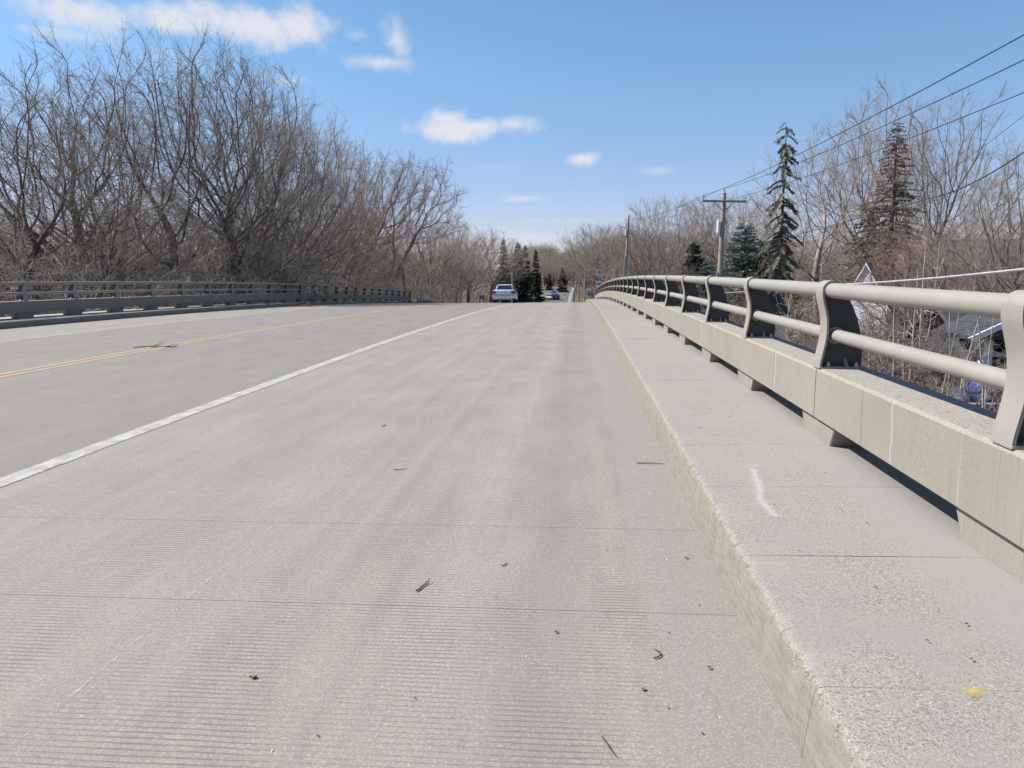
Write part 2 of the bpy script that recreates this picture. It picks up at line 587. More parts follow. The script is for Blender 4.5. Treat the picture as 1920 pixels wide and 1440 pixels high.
def npmesh(name, V, F, smooth=False):
    """mesh from arrays; F is a list of (n,k) index arrays"""
    me = bpy.data.meshes.new(name)
    V = np.asarray(V, dtype=np.float32)
    if not isinstance(F, list):
        F = [F]
    F = [np.asarray(f, dtype=np.int32) for f in F if len(f)]
    tot = np.concatenate([np.full(len(f), f.shape[1], np.int32) for f in F])
    idx = np.concatenate([f.ravel() for f in F])
    me.vertices.add(len(V))
    me.vertices.foreach_set('co', V.ravel())
    me.loops.add(len(idx))
    me.loops.foreach_set('vertex_index', idx)
    me.polygons.add(len(tot))
    st = np.concatenate([[0], np.cumsum(tot)[:-1]]).astype(np.int32)
    me.polygons.foreach_set('loop_start', st)
    me.polygons.foreach_set('loop_total', tot)
    if smooth:
        me.polygons.foreach_set('use_smooth', np.ones(len(tot), bool))
    me.update(calc_edges=True)
    me.validate()
    return me


class MB:
    """collects simple shapes into one mesh"""

    def __init__(s):
        s.V, s.F = [], []

    def add(s, v, f):
        n = len(s.V)
        s.V += [tuple(p) for p in v]
        s.F += [tuple(i + n for i in q) for q in f]
        return s

    def box(s, a, b, M=None):
        x0, y0, z0 = a
        x1, y1, z1 = b
        v = [Vector(p) for p in ((x0, y0, z0), (x1, y0, z0), (x1, y1, z0), (x0, y1, z0), (x0, y0, z1), (x1, y0, z1), (x1, y1, z1), (x0, y1, z1))]
        if M:
            v = [M @ p for p in v]
        return s.add(v, [(0, 3, 2, 1), (4, 5, 6, 7), (0, 1, 5, 4), (1, 2, 6, 5), (2, 3, 7, 6), (3, 0, 4, 7)])

    def tube(s, pts, r, k=8, cap=True):
        pts = [Vector(p) for p in pts]
        n = len(pts)
        rs = r if isinstance(r, (list, tuple)) else [r] * n
        ring = []
        for i, p in enumerate(pts):
            t = (pts[min(i + 1, n - 1)] - pts[max(i - 1, 0)]).normalized()
            u = t.cross(Vector((0, 0, 1)) if abs(t.z) < .9 else Vector((1, 0, 0))).normalized()
            w = t.cross(u)
            ring.append([p + (u * math.cos(2 * math.pi * j / k) + w * math.sin(2 * math.pi * j / k)) * rs[i] for j in range(k)])
        v = [q for g in ring for q in g]
        f = [(i * k + j, i * k + (j + 1) % k, (i + 1) * k + (j + 1) % k, (i + 1) * k + j) for i in range(n - 1) for j in range(k)]
        if cap:
            f += [tuple(range(k))[::-1], tuple((n - 1) * k + j for j in range(k))]
        return s.add(v, f)

    def prism(s, poly, axis, a, b):
        """polygon in the plane across axis (0,1,2), pushed from a to b"""
        def P(p, t):
            q = list(p)
            q.insert(axis, t)
            return tuple(q)
        n = len(poly)
        v = [P(p, a) for p in poly] + [P(p, b) for p in poly]
        f = [(i, (i + 1) % n, n + (i + 1) % n, n + i) for i in range(n)] + [tuple(range(n))[::-1], tuple(range(n, 2 * n))]
        return s.add(v, f)

    def mesh(s, name, smooth=False, bevel=0, seg=1):
        me = bpy.data.meshes.new(name)
        me.from_pydata(s.V, [], s.F)
        bm = bmesh.new()
        bm.from_mesh(me)
        bmesh.ops.recalc_face_normals(bm, faces=bm.faces)
        if bevel:
            bmesh.ops.bevel(bm, geom=[e for e in bm.edges if e.calc_face_angle(0) > .6], offset=bevel, segments=seg, affect='EDGES', profile=.6)
        bm.to_mesh(me)
        bm.free()
        if smooth:
            for p in me.polygons:
                p.use_smooth = True
            me.set_sharp_from_angle(angle=.6)
        me.update()
        return me

    def obj(s, name, mat, parent=None, **k):
        return link(name, s.mesh(name, **k), mat, parent)


# ------------------------------------------------------------------ terrain
def sstep(a, b, x):
    t = np.clip((x - a) / (b - a), 0, 1)
    return t * t * (3 - 2 * t)


ZC = np.vectorize(zc)


def ground_z(x, y):
    x = np.asarray(x, float)
    y = np.asarray(y, float)
    far = ZC(np.clip(y, 89, 9000)) - .28
    low = np.where(x > -8, -3.8, -4.6)
    t = sstep(72, 90, y)
    zz = low * (1 - t) + far * t
    # open ground beside the far road lies a little lower, banks up again to the sides
    off = np.maximum(np.abs(x + 8.3) - 9, 0)
    zz = zz - .5 * sstep(0, 6, off) * t + 2.6 * sstep(14, 90, off) * t
    # right side beyond the yards rises gently
    zz = zz + (x > 0) * 3.2 * sstep(28, 90, x) * (1 - t) + (x < -30) * 2.2 * sstep(45, 120, -x) * (1 - t)
    zz = zz + .18 * np.sin(x * .31 + y * .17) * np.cos(y * .23 - x * .11) * sstep(3, 10, off)
    return zz


xs = np.unique(np.concatenate([np.linspace(-2600, -160, 16), np.linspace(-160, -40, 25), np.linspace(-40, 60, 81), np.linspace(60, 160, 21), np.linspace(160, 2600, 16)]))
ys = np.unique(np.concatenate([np.linspace(-500, -40, 10), np.linspace(-40, 70, 56), np.linspace(70, 100, 31), np.linspace(100, 300, 51), np.linspace(300, 700, 30), np.linspace(700, 5000, 16)]))
GX, GY = np.meshgrid(xs, ys, indexing='ij')
GZ = ground_z(GX, GY)
inside = (GX > -20.6) & (GX < 3.2) & (GY > -40) & (GY < 88.6)
GZ = np.where(inside, np.minimum(GZ, np.where(GY > 84, -2.6, -3.9)), GZ)
nx, ny = len(xs), len(ys)
ii, jj = np.meshgrid(np.arange(nx - 1), np.arange(ny - 1), indexing='ij')
a = (ii * ny + jj).ravel()
F = np.stack([a, a + ny, a + ny + 1, a + 1], 1)
struct(link('ground', npmesh('ground', np.stack([GX, GY, GZ], -1).reshape(-1, 3), F, True), 'leaf_litter_ground'))


def gz(x, y):
    return float(ground_z(x, y))


# ------------------------------------------------------------------ bridge deck and road slabs
Y_START, Y_END = -14.0, 88.0
XL, XR = -17.76, .75                    # kerb faces


def strip(x0, x1, y0, y1, dz0, dz1, step=2.0, lift=0.0):
    """thin-topped slab following the crest between two lines"""
    n = max(2, int((y1 - y0) / step) + 1)
    yy = np.linspace(y0, y1, n)
    zz = ZC(yy)
    V, Fq = [], []
    for y, z in zip(yy, zz):
        V += [(x0, y, z + dz0 + lift), (x1, y, z + dz1 + lift)]
    Fq = [(2 * i, 2 * i + 1, 2 * i + 3, 2 * i + 2) for i in range(n - 1)]
    return V, Fq


road = struct(empty('road'))
cuts = [Y_START, -4.0, 2.2, 3.5, 4.68, 9.06, 20.8, 32.5, 44.2, 55.9, 67.6, 79.3, Y_END]
for y0, y1 in zip(cuts, cuts[1:]):
    g = .0015
    b = MB()
    V, Fq = strip(XL - .02, XR + .04, y0 + g, y1 - g, road_dz(XL - .02), road_dz(XR + .04), 1.5)
    n = len(V)
    low = [(x, y, z - .03) for x, y, z in V]
    b.add(V + low, Fq + [tuple(i + n for i in q)[::-1] for q in Fq] +
          [(0, n, n + 1, 1), (n - 2, n - 1, 2 * n - 1, 2 * n - 2)] +
          [(2 * i, 2 * i + 2, n + 2 * i + 2, n + 2 * i) for i in range(n // 2 - 1)] +
          [(2 * i + 1, n + 2 * i + 1, n + 2 * i + 3, 2 * i + 3) for i in range(n // 2 - 1)])
    b.obj('road_slab', 'tined_concrete', road)

deck = MB()
n = 52
yy = np.linspace(Y_START, Y_END, n)
prof = [(-20.45, -.42), (-20.45, -.95), (-19.4, -1.2), (1.3, -1.05), (2.26, -.8), (2.26, -.1), (XR + .3, -.1), (XR + .3, -.215), (XL - .3, -.41), (XL - .3, -.44)]
V = [(x, y, zc(y) + z) for y in yy for x, z in prof]
k = len(prof)
Fd = [(i * k + j, i * k + (j + 1) % k, (i + 1) * k + (j + 1) % k, (i + 1) * k + j) for i in range(n - 1) for j in range(k)]
Fd += [tuple(range(k))[::-1], tuple((n - 1) * k + j for j in range(k))]
deck.add(V, Fd)
struct(deck.obj('bridge_deck', 'deck_concrete'))
ab = MB()
ab.box((-20.6, 85.5, -6), (2.8, 88.4, -2.1))
struct(ab.obj('bridge_abutment', 'deck_concrete'))
for py in (18, 52):
    p = MB()
    for px in (-17, -11, -5, 1):
        p.tube([(px, py, -6), (px, py, -1.6)], .45, 14)
    p.box((-19, py - .6, -1.9), (2, py + .6, -.9 + zc(py) * .8))
    struct(p.obj('bridge_pier', 'deck_concrete'))

# far road beyond the bridge
V, Fq = strip(XL + .1, XR - .1, 88.02, 130, road_dz(XL), road_dz(XR), 2)
V2, Fq2 = [], []
yy = np.concatenate([np.linspace(88.02, 128, 24), np.linspace(130, 330, 60), np.linspace(335, 620, 40)])
for y in yy:
    t = float(sstep(90, 170, y))
    xa, xb = XL * (1 - t) + -14.6 * t, XR * (1 - t) + -2.6 * t
    bend = 30 * float(sstep(380, 620, y))
    V2 += [(xa + bend, y, zc(y) + road_dz(XL) * (1 - t) - .1 * t), (xb + bend, y, zc(y) + road_dz(XR) * (1 - t) - .1 * t)]
Fq2 = [(2 * i, 2 * i + 1, 2 * i + 3, 2 * i + 2) for i in range(len(yy) - 1)]
struct(link('far_road', npmesh('far_road', V2, np.array(Fq2)), 'far_road_asphalt'))
V2 = []
yy = [y for y in yy if 96 < y < 380]
for y in yy:
    t = float(sstep(90, 170, y))
    xb = XR * (1 - t) + -2.6 * t
    for dx, dzz in ((.02, -.1), (.02, .06), (1.4, .08), (1.4, -.3)):
        V2.append((xb + dx, y, zc(y) + dzz - .08 * t - .1 * (1 - t)))
Fq2 = [(4 * i + j, 4 * i + j + 1, 4 * i + j + 5, 4 * i + j + 4) for i in range(len(yy) - 1) for j in range(3)]
struct(link('far_sidewalk', npmesh('far_sidewalk', V2, np.array(Fq2)), 'deck_concrete'))


# ------------------------------------------------------------------ painted lines
def paint(name, x, w, y0, y1, mat, ragged=0., step=.06, seed=1, lift=.004):
    r = random.Random(seed)
    V, Fq = [], []
    y = y0
    i = 0
    while y <= y1:
        a, b = x - w / 2 + r.uniform(-1, 1) * .006, x + w / 2 + r.uniform(-1, 1) * ragged
        V += [(a, y, zc(y) + road_dz(a) + lift), (b, y, zc(y) + road_dz(b) + lift)]
        if i:
            Fq.append((2 * i - 2, 2 * i - 1, 2 * i + 1, 2 * i))
        i += 1
        y += step * (1 if y < 25 else 6)
    return struct(link(name, npmesh(name, V, np.array(Fq)), mat))


paint('edge_line', -4.46, .20, -10, 87.9, 'white_paint', .012, .025, 3)
paint('edge_line', -14.1, .13, -10, 87.9, 'white_paint', .008, .2, 4)
paint('centre_line', -9.08, .13, -10, 42, 'yellow_paint', .012, .1, 5)
paint('centre_line', -9.34, .13, -10, 42, 'yellow_paint', .012, .1, 6)
paint('centre_line', -9.21, .16, 43.5, 48.5, 'white_paint', .01, .2, 7)
paint('centre_line', -9.21, .10, 49, 75, 'white_paint', .01, .2, 8)
paint('paint_mark', -1.93, .012, 2.3, 4.64, 'scuff', .005, .03, 9, .0008)
cross = []
for x0, x1, y in ((-.6, .28, 20.74), (-1.9, -1.1, 20.76), (-.9, -.5, 31.5)):
    V = [(x0, y - .035, zc(y) + road_dz(x0) + .004), (x1, y - .03, zc(y) + road_dz(x1) + .004), (x1, y + .03, zc(y) + road_dz(x1) + .004), (x0, y + .04, zc(y) + road_dz(x0) + .004)]
    struct(link('paint_mark', npmesh('paint_mark', V, np.array([(0, 1, 2, 3)])), 'white_paint'))


def side_z(x, y):
    return zc(y) + .091 + .02 * (x - .79)


sc_ = MATS['scuff'].node_tree
sn_ = sc_.nodes.new('ShaderNodeTexNoise')
sn_.inputs['Scale'].default_value = 26
sn_.inputs['Detail'].default_value = 5
sg_ = sc_.nodes.new('ShaderNodeNewGeometry')
sc_.links.new(sg_.outputs['Position'], sn_.inputs['Vector'])
sm_ = sc_.nodes.new('ShaderNodeMapRange')
for k_, v_ in zip(('From Min', 'From Max', 'To Min', 'To Max'), (.34, .6, .0, .9)):
    sm_.inputs[k_].default_value = v_
sc_.links.new(sn_.outputs[0], sm_.inputs['Value'])
sc_.links.new(sm_.outputs[0], sc_.nodes['Principled BSDF'].inputs['Alpha'])


def build_spray(name, col, sc, amax):
    """sprayed dab: soft outline and pinholes, colour read from the radial distance stored on the mesh"""
    t = NT(name)
    a = t.n('ShaderNodeAttribute', attribute_name='dab')
    v = t.world()
    k = t.math('ADD', a.outputs['Fac'], t.math('MULTIPLY', t.math('SUBTRACT', t.noise(v, sc, 6, .7), .5), 1.1))
    k = t.math('ADD', k, t.math('MULTIPLY', t.math('SUBTRACT', t.noise(v, 210, 2), .5), .7))
    t.l(t.ramp(k, .2, .9, 0, amax), t.b.inputs['Alpha'])
    return t.done(col, .85, None, spec=.2)


build_spray('pale_spray', (.44, .42, .39), 16, .62)
build_spray('yellow_spray', (.46, .36, .10), 22, .6)


def dab(name, pts, w, mat):
    V, Fq, A = [], [], []
    P = []
    for i in range(len(pts) - 1):
        for t in np.linspace(0, 1, 9)[:-1 if i < len(pts) - 2 else None]:
            P.append(Vector(pts[i]).lerp(Vector(pts[i + 1]), t))
    n = len(P)
    for i, p in enumerate(P):
        d = (P[min(i + 1, n - 1)] - P[max(i - 1, 0)]).normalized()
        nrm = Vector((-d.y, d.x))
        end = min(i, n - 1 - i) / 3
        for u in (-1, -.5, 0, .5, 1):
            q = p + nrm * u * w
            V.append((q.x, q.y, side_z(q.x, q.y) + .006))
            A.append(min(1 - abs(u), min(end, 1)))
    Fq = [(5 * i + j, 5 * i + j + 1, 5 * i + j + 6, 5 * i + j + 5) for i in range(n - 1) for j in range(4)]
    me = npmesh(name, V, np.array(Fq))
    at_ = me.attributes.new('dab', 'FLOAT', 'POINT')
    at_.data.foreach_set('value', np.array(A, np.float32))
    return struct(link(name, me, mat))


dab('paint_mark', [(1.215, 5.36), (1.12, 4.70), (1.07, 4.45), (1.09, 4.05)], .06, 'pale_spray')
dab('paint_mark', [(1.225, 2.405), (1.31, 2.43)], .045, 'yellow_spray')

# ------------------------------------------------------------------ sidewalk with kerb, slab by slab
PITCH_S = 1.158


def slab_mesh(name, length, side, seed, fine):
    """kerb-and-walk slab in its own frame, y from 0; side +1 on the right"""
    r = np.random.default_rng(seed)
    if side > 0:
        prof = [(0, -.30), (.004, -.02), (.012, .06), (.026, .185), (.030, .232), (.034, .246), (.040, .2535), (.050, .2575), (.066, .2595), (.10, .2605), (.35, .2655), (.7, .2725), (1.10, .2805), (1.50, .2885), (1.50, 0)]
    else:
        prof = [(0, -.30), (-.004, .0), (-.012, .10), (-.026, .185), (-.034, .198), (-.05, .204), (-.10, .206), (-.6, .21), (-1.2, .214), (-2.15, .218), (-2.15, -.05)]
    n = 240 if fine else 4
    g = .0007
    yy = np.linspace(g, length - g, n)
    # chipped arris: smooth random wear along the edge
    kk = np.linspace(0, 1, n)
    ends = np.clip(np.minimum(kk, 1 - kk) / .06, 0, 1) if fine else 1.
    V = np.zeros((n, len(prof), 3))
    if fine:
        def wob(nf, amp):
            c = r.normal(size=nf)
            return np.interp(kk, np.linspace(0, 1, nf), c) * amp
        wear = wob(9, .002) + wob(24, .0018) + r.normal(size=n) * .0014
        chip = np.clip(wob(14, .012) - .010, 0, .02) + np.clip(wob(60, .009) - .006, 0, .016) + np.clip(wob(150, .006) - .004, 0, .012)
        foot = (wob(12, .006) + wob(40, .003)) * ends
        wear, chip = wear * ends + .0015, chip * ends + .002
    else:
        wear = chip = foot = np.zeros(n)
    for j, (x, z) in enumerate(prof):
        wgt = math.exp(-((z - .24) / .03) ** 2) * math.exp(-((abs(x) - .04) / .035) ** 2) if side > 0 else 0
        V[:, j, 0] = x * 1.0 + (wear + chip) * wgt
        V[:, j, 1] = yy
        V[:, j, 2] = z - chip * .8 * wgt - abs(wear) * .3 * wgt
        if fine and z < .07 and j < 3:
            V[:, j, 0] += foot * .7
        if fine and side > 0 and abs(x) > .2:
            V[:, j, 2] += r.normal() * .0005
    m = len(prof)
    ii, jj = np.meshgrid(np.arange(n - 1), np.arange(m - 1), indexing='ij')
    a = (ii * m + jj).ravel()
    Fq = np.stack([a, a + m, a + m + 1, a + 1], 1)
    if side > 0:
        Fq = Fq[:, ::-1]
    caps = np.array([list(range(m)), list(range((n - 1) * m, n * m))[::-1]])
    # slanted small chamfer at the joints comes from the gap itself
    return npmesh(name, V.reshape(-1, 3), [Fq, caps], fine)


sw = struct(empty('sidewalk'))
fine_meshes = [slab_mesh('slab', PITCH_S, 1, 10 + k, True) for k in range(5)]
plain_slab = slab_mesh('slab', PITCH_S, 1, 1, False)
for m_ in fine_meshes + [plain_slab]:
    m_.materials.append(MATS['sidewalk_concrete'])
y = 2.44 - 14 * PITCH_S
k = 0
while y < Y_END - .5:
    yn = y + PITCH_S
    o = link('slab', fine_meshes[k % 5] if 0 < y < 22 else plain_slab, None, sw)
    o.location = (XR, y, zc(y) - .168)
    o.rotation_euler = (math.atan((zc(yn) - zc(y)) / PITCH_S), 0, 0)
    k += 1
    y = yn
sw2 = struct(empty('sidewalk'))
lslab = slab_mesh('slab', 2.4, -1, 3, False)
lslab.materials.append(MATS['sidewalk_concrete'])
y = -12.
while y < Y_END - 1:
    o = link('slab', lslab, None, sw2)
    o.location = (XL, y, zc(y) - .307)
    o.rotation_euler = (math.atan((zc(y + 2.4) - zc(y)) / 2.4), 0, 0)
    y += 2.4

# ------------------------------------------------------------------ bridge railings
BAY = 2.67
PIPE_Z, PIPE_R = .60, .0575
LOW_Z, LOW_R = .255, .048


def post_mesh():
    b = MB()
    # front flange: S-curved plate that hooks over the top pipe
    path = [(0.0, .0), (.006, .06), (.022, .14), (.036, .23), (.040, .31), (.034, .39), (.018, .46), (.002, .52), (-.006, .56)]
    cx, cz, rr = .068, PIPE_Z, .076
    for a_ in range(170, -31, -20):
        path.append((cx + rr * math.cos(R(a_)), cz + rr * math.sin(R(a_))))
    th, w = .016, .085
    P0 = [Vector((p[0], p[1])) for p in path]
    P = []
    for i in range(len(P0) - 1):
        a_, b_, c_, d_ = P0[max(i - 1, 0)], P0[i], P0[i + 1], P0[min(i + 2, len(P0) - 1)]
        for t in (0, 1 / 3, 2 / 3):
            P.append(.5 * (2 * b_ + (c_ - a_) * t + (2 * a_ - 5 * b_ + 4 * c_ - d_) * t * t + (3 * b_ - a_ - 3 * c_ + d_) * t ** 3))
    P.append(P0[-1])
    left, right = [], []
    for i, p in enumerate(P):
        d = (P[min(i + 1, len(P) - 1)] - P[max(i - 1, 0)]).normalized()
        nn = Vector((d.y, -d.x))
        left.append(p)
        right.append(p + nn * th)
    V = []
    for i in range(len(P)):
        for q, ww in ((left[i], -w), (left[i], w), (right[i], w), (right[i], -w)):
            V.append((q.x, ww, q.y))
    Fq = [(4 * i + j, 4 * i + (j + 1) % 4, 4 * i + 4 + (j + 1) % 4, 4 * i + 4 + j) for i in range(len(P) - 1) for j in range(4)]
    Fq += [(0, 1, 2, 3), tuple(4 * (len(P) - 1) + j for j in (3, 2, 1, 0))]
    b.add(V, Fq)
    # web plate
    web = [(.012, .018), (.335, .018), (.338, .10), (.33, .20), (.31, .30), (.28, .40), (.245, .48), (.205, .55), (.165, .60), (.13, .62), (.10, .58), (.05, .57), (.022, .52), (.045, .42), (.052, .30), (.045, .2), (.03, .1)]
    wb = MB()
    wb.prism(web, 1, -.011, .011)
    return b, wb


def collar(z, x, r0, r1, y0, y1, k=20):
    b = MB()
    V = []
    for yv, r in ((y0, r0), (y0, r1), (y1, r1), (y1, r0)):
        V += [(x + r * math.cos(2 * math.pi * j / k), yv, z + r * math.sin(2 * math.pi * j / k)) for j in range(k)]
    Fq = [(i * k + j, i * k + (j + 1) % k, ((i + 1) % 4) * k + (j + 1) % k, ((i + 1) % 4) * k + j) for i in range(4) for j in range(k)]
    return b.add(V, Fq)


pm, webm = post_mesh()
pm, webm = pm.mesh('post', smooth=True), webm.mesh('web')
plate = MB()
plate.box((0.0, -.088, 0), (.345, .088, .016))
plate.prism([(-.085, .016), (-.012, .016), (-.012, .075)], 0, .20, .222)
plate.prism([(.085, .016), (.012, .016), (.012, .075)], 0, .20, .222)
platem = plate.mesh('base_plate', bevel=.003)
bolt = MB()
bolt.tube([(0, 0, 0), (0, 0, .018)], .016, 6)
bolt.tube([(0, 0, .018), (0, 0, .034)], .009, 8)
boltm = bolt.mesh('bolt')
colm = collar(LOW_Z, .125, LOW_R - .002, LOW_R + .018, -.03, .03).mesh('collar')
CX = .068


def pipe_mesh(name, z, x, r, k=20):
    b = MB()
    b.tube([(x, .0, z), (x, BAY, z)], r, k, cap=False)
    return b.mesh(name, smooth=True)


topm = pipe_mesh('top_rail', PIPE_Z, CX, PIPE_R)
lowm = pipe_mesh('lower_rail', LOW_Z, .125, LOW_R)
beam = MB()
beam.prism([(0, .0), (0, .366), (.016, .386), (.388, .386), (.39, .384), (.39, 0)], 1, .0, BAY)
beamm = beam.mesh('beam')
beam2 = MB()
beam2.prism([(0, .0), (0, .366), (.016, .386), (.388, .386), (.39, .384), (.39, 0)], 1, .0, BAY - .012)
beamj = beam2.mesh('beam')
ped = MB()
ped.add([(x, s * (.43 if z > 0 else .31), z) for z in (-.20, .004) for x in (.03, .36) for s in (-1, 1)],
        [(0, 1, 3, 2), (4, 6, 7, 5), (0, 4, 5, 1), (2, 3, 7, 6), (0, 2, 6, 4), (1, 5, 7, 3)])
pedm = ped.mesh('pedestal', bevel=.008)
for m_, mt in ((pm, 'beige_rail_paint'), (webm, 'web_dark'), (platem, 'beige_rail_paint'), (boltm, 'galvanised'), (colm, 'beige_rail_paint'), (topm, 'beige_rail_paint'),
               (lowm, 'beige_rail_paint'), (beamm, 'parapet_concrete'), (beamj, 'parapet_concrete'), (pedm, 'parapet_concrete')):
    m_.materials.append(MATS[mt])


def railing(x, side, zbeam, y0, label):
    root = empty('bridge_railing', (x, y0, zc(y0)))
    tag(root, label, 'railing', 'railings along both edges of the bridge')
    y = y0
    i = 0
    while y < Y_END + .6:
        last = y + BAY > Y_END + .6
        ang = math.atan(slope(y + BAY / 2))
        rz = 0 if side > 0 else math.pi

        def put(name, me, yy, a, par=root):
            o = link(name, me, None, par)
            o.location = (0, yy - y0, zc(yy) + zbeam - zc(y0))
            if side > 0:
                o.rotation_euler = (a, 0, 0)
            else:
                o.rotation_euler = (-a, 0, math.pi)
            return o
        p = put('post', pm, y, math.atan(slope(y)))
        p.location.z += .386
        for nm, me, l in [('web', webm, (0, 0, 0)), ('base_plate', platem, (0, 0, 0)), ('collar', colm, (0, 0, 0))] + \
                [('bolt', boltm, (bx, by, .016)) for bx in (.075, .285) for by in (-.055, .055)]:
            if nm == 'bolt' and y > 22:
                continue
            c = link(nm, me, None, p)
            c.location = l
        d = put('pedestal', pedm, y, math.atan(slope(y)))
        if not last:
            ys_ = y if side > 0 else y + BAY
            joint = (i % 4 == 1)
            bm_ = put('beam', beamj if joint else beamm, ys_, ang)
            for nm, me in (('top_rail', topm), ('lower_rail', lowm)):
                q = put(nm, me, ys_, ang)
                q.location.z += .386
        y += BAY
        i += 1
    return root


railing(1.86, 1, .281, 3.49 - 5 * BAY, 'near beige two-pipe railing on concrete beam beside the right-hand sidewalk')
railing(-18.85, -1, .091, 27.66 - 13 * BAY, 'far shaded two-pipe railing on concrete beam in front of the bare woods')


# ------------------------------------------------------------------ bare trees
def norm(v):
    return v / np.maximum(np.linalg.norm(v, axis=-1, keepdims=True), 1e-9)


def tubes_np(P, Rr, k, tip=True):
    """P (n,m,3), Rr (n,m) -> verts, [quads, tris] for n tapering tubes"""
    n, m, _ = P.shape
    T = norm(np.gradient(P, axis=1))
    ref = np.where(np.abs(T[:, :1, 2:3]) < .8, np.array([0, 0, 1.]), np.array([1., .2, 0]))
    U = norm(np.cross(T, np.broadcast_to(ref, T.shape)))
    Wv = np.cross(T, U)
    mm = m - 1 if tip else m
    an = 2 * np.pi * np.arange(k) / k
    ring = P[:, :mm, None, :] + Rr[:, :mm, None, None] * (U[:, :mm, None, :] * np.cos(an)[None, None, :, None] + Wv[:, :mm, None, :] * np.sin(an)[None, None, :, None])
    V = ring.reshape(-1, 3)
    base = (np.arange(n) * mm * k)[:, None, None]
    ii = np.arange(mm - 1)[None, :, None] * k
    jj = np.arange(k)[None, None, :]
    q = np.stack([base + ii + jj, base + ii + (jj + 1) % k, base + ii + k + (jj + 1) % k, base + ii + k + jj], -1).reshape(-1, 4)
    F = [q]
    if tip:
        off = len(V)
        V = np.concatenate([V, P[:, -1]])
        b2 = (np.arange(n) * mm * k + (mm - 1) * k)[:, None]
        j2 = np.arange(k)[None, :]
        F.append(np.stack([b2 + j2, b2 + (j2 + 1) % k, np.broadcast_to(off + np.arange(n)[:, None], (n, k))], -1).reshape(-1, 3))
    return V, F


def join_np(parts):
    V, Fs, off = [], {}, 0
    for v, F in parts:
        V.append(v)
        for f in F:
            if len(f):
                Fs.setdefault(f.shape[1], []).append(f + off)
        off += len(v)
    return np.concatenate(V), [np.concatenate(x) for x in Fs.values()]


def children(r, P, Rr, count, t0, ang, ratio, m, wig, up, rr, rmin, tpow=1.0, shrink=.55, tend=1.0, absl=None, fixed=False):
    n, mp, _ = P.shape
    cnt = np.ones(n, int) if fixed else r.poisson(count, n)
    idx = np.repeat(np.arange(n), cnt)
    N = len(idx)
    t = t0 + (tend - t0) * r.random(N) ** tpow
    f = t * (mp - 1)
    i0 = np.minimum(f.astype(int), mp - 2)
    w = (f - i0)[:, None]
    pos = P[idx, i0] * (1 - w) + P[idx, i0 + 1] * w
    T = norm(P[idx, i0 + 1] - P[idx, i0])
    rad = Rr[idx, i0] * (1 - w[:, 0]) + Rr[idx, i0 + 1] * w[:, 0]
    L = np.linalg.norm(np.diff(P, axis=1), axis=2).sum(1)[idx]
    perp = norm(np.cross(T, r.normal(size=(N, 3))))
    a = R(1) * r.uniform(ang[0], ang[1], N)[:, None]
    d = norm(T * np.cos(a) + perp * np.sin(a))
    ln = L * ratio * (1 - shrink * t) * r.uniform(.65, 1.3, N) if absl is None else r.uniform(absl[0], absl[1], N)
    Q = np.zeros((N, m, 3))
    Q[:, 0] = pos
    bend = r.normal(size=(N, 3)) * wig
    for j in range(1, m):
        d = norm(d + bend * .5 + r.normal(size=(N, 3)) * wig + np.array([0, 0, up]))
        Q[:, j] = Q[:, j - 1] + d * (ln / (m - 1))[:, None]
    r0 = np.maximum(np.minimum(rad * .8, rad * rr), rmin)
    RR = r0[:, None] * np.linspace(1, .35, m)[None, :]
    RR = np.maximum(RR, rmin * .7)
    return Q, RR


def stems(r, n, H, lean, m, r0, wig, spread=.3, bias=(0, 0), up=.05, zbase=0., hvar=.2):
    P = np.zeros((n, m, 3))
    az_ = r.uniform(0, 2 * np.pi) + np.arange(n) * 2 * np.pi / max(n, 1) + r.normal(size=n) * .4
    a = R(1) * r.uniform(lean[0], lean[1], n)
    d = np.stack([np.cos(az_) * np.sin(a), np.sin(az_) * np.sin(a), np.cos(a)], 1) + np.array([bias[0], bias[1], 0])
    d = norm(d)
    P[:, 0] = np.stack([np.cos(az_) * spread, np.sin(az_) * spread, np.full(n, zbase)], 1)
    ln = H * r.uniform(1 - hvar, 1, n)
    for j in range(1, m):
        d = norm(d + r.normal(size=(n, 3)) * wig + np.array([0, 0, up]))
        P[:, j] = P[:, j - 1] + d * (ln / (m - 1))[:, None]
    RR = (r0 * r.uniform(.7, 1., n))[:, None] * (np.linspace(1, 0, m)[None, :] ** .8 * .9 + .1)
    RR[:, 0] *= 1.35
    return P, RR


def leaf_scatter(r, P, n, size):
    """small curled leaves held along twigs"""
    i = r.integers(0, len(P), n)
    j = r.integers(1, P.shape[1], n)
    c = P[i, j] + r.normal(size=(n, 3)) * .05
    u = norm(r.normal(size=(n, 3))) * size * r.uniform(.6, 1.3, n)[:, None]
    w = norm(np.cross(u, r.normal(size=(n, 3)))) * size * .5
    V = np.stack([c - u, c + w * .9, c + u, c - w], 1).reshape(-1, 3)
    return V, [np.arange(4 * n).reshape(-1, 4)]


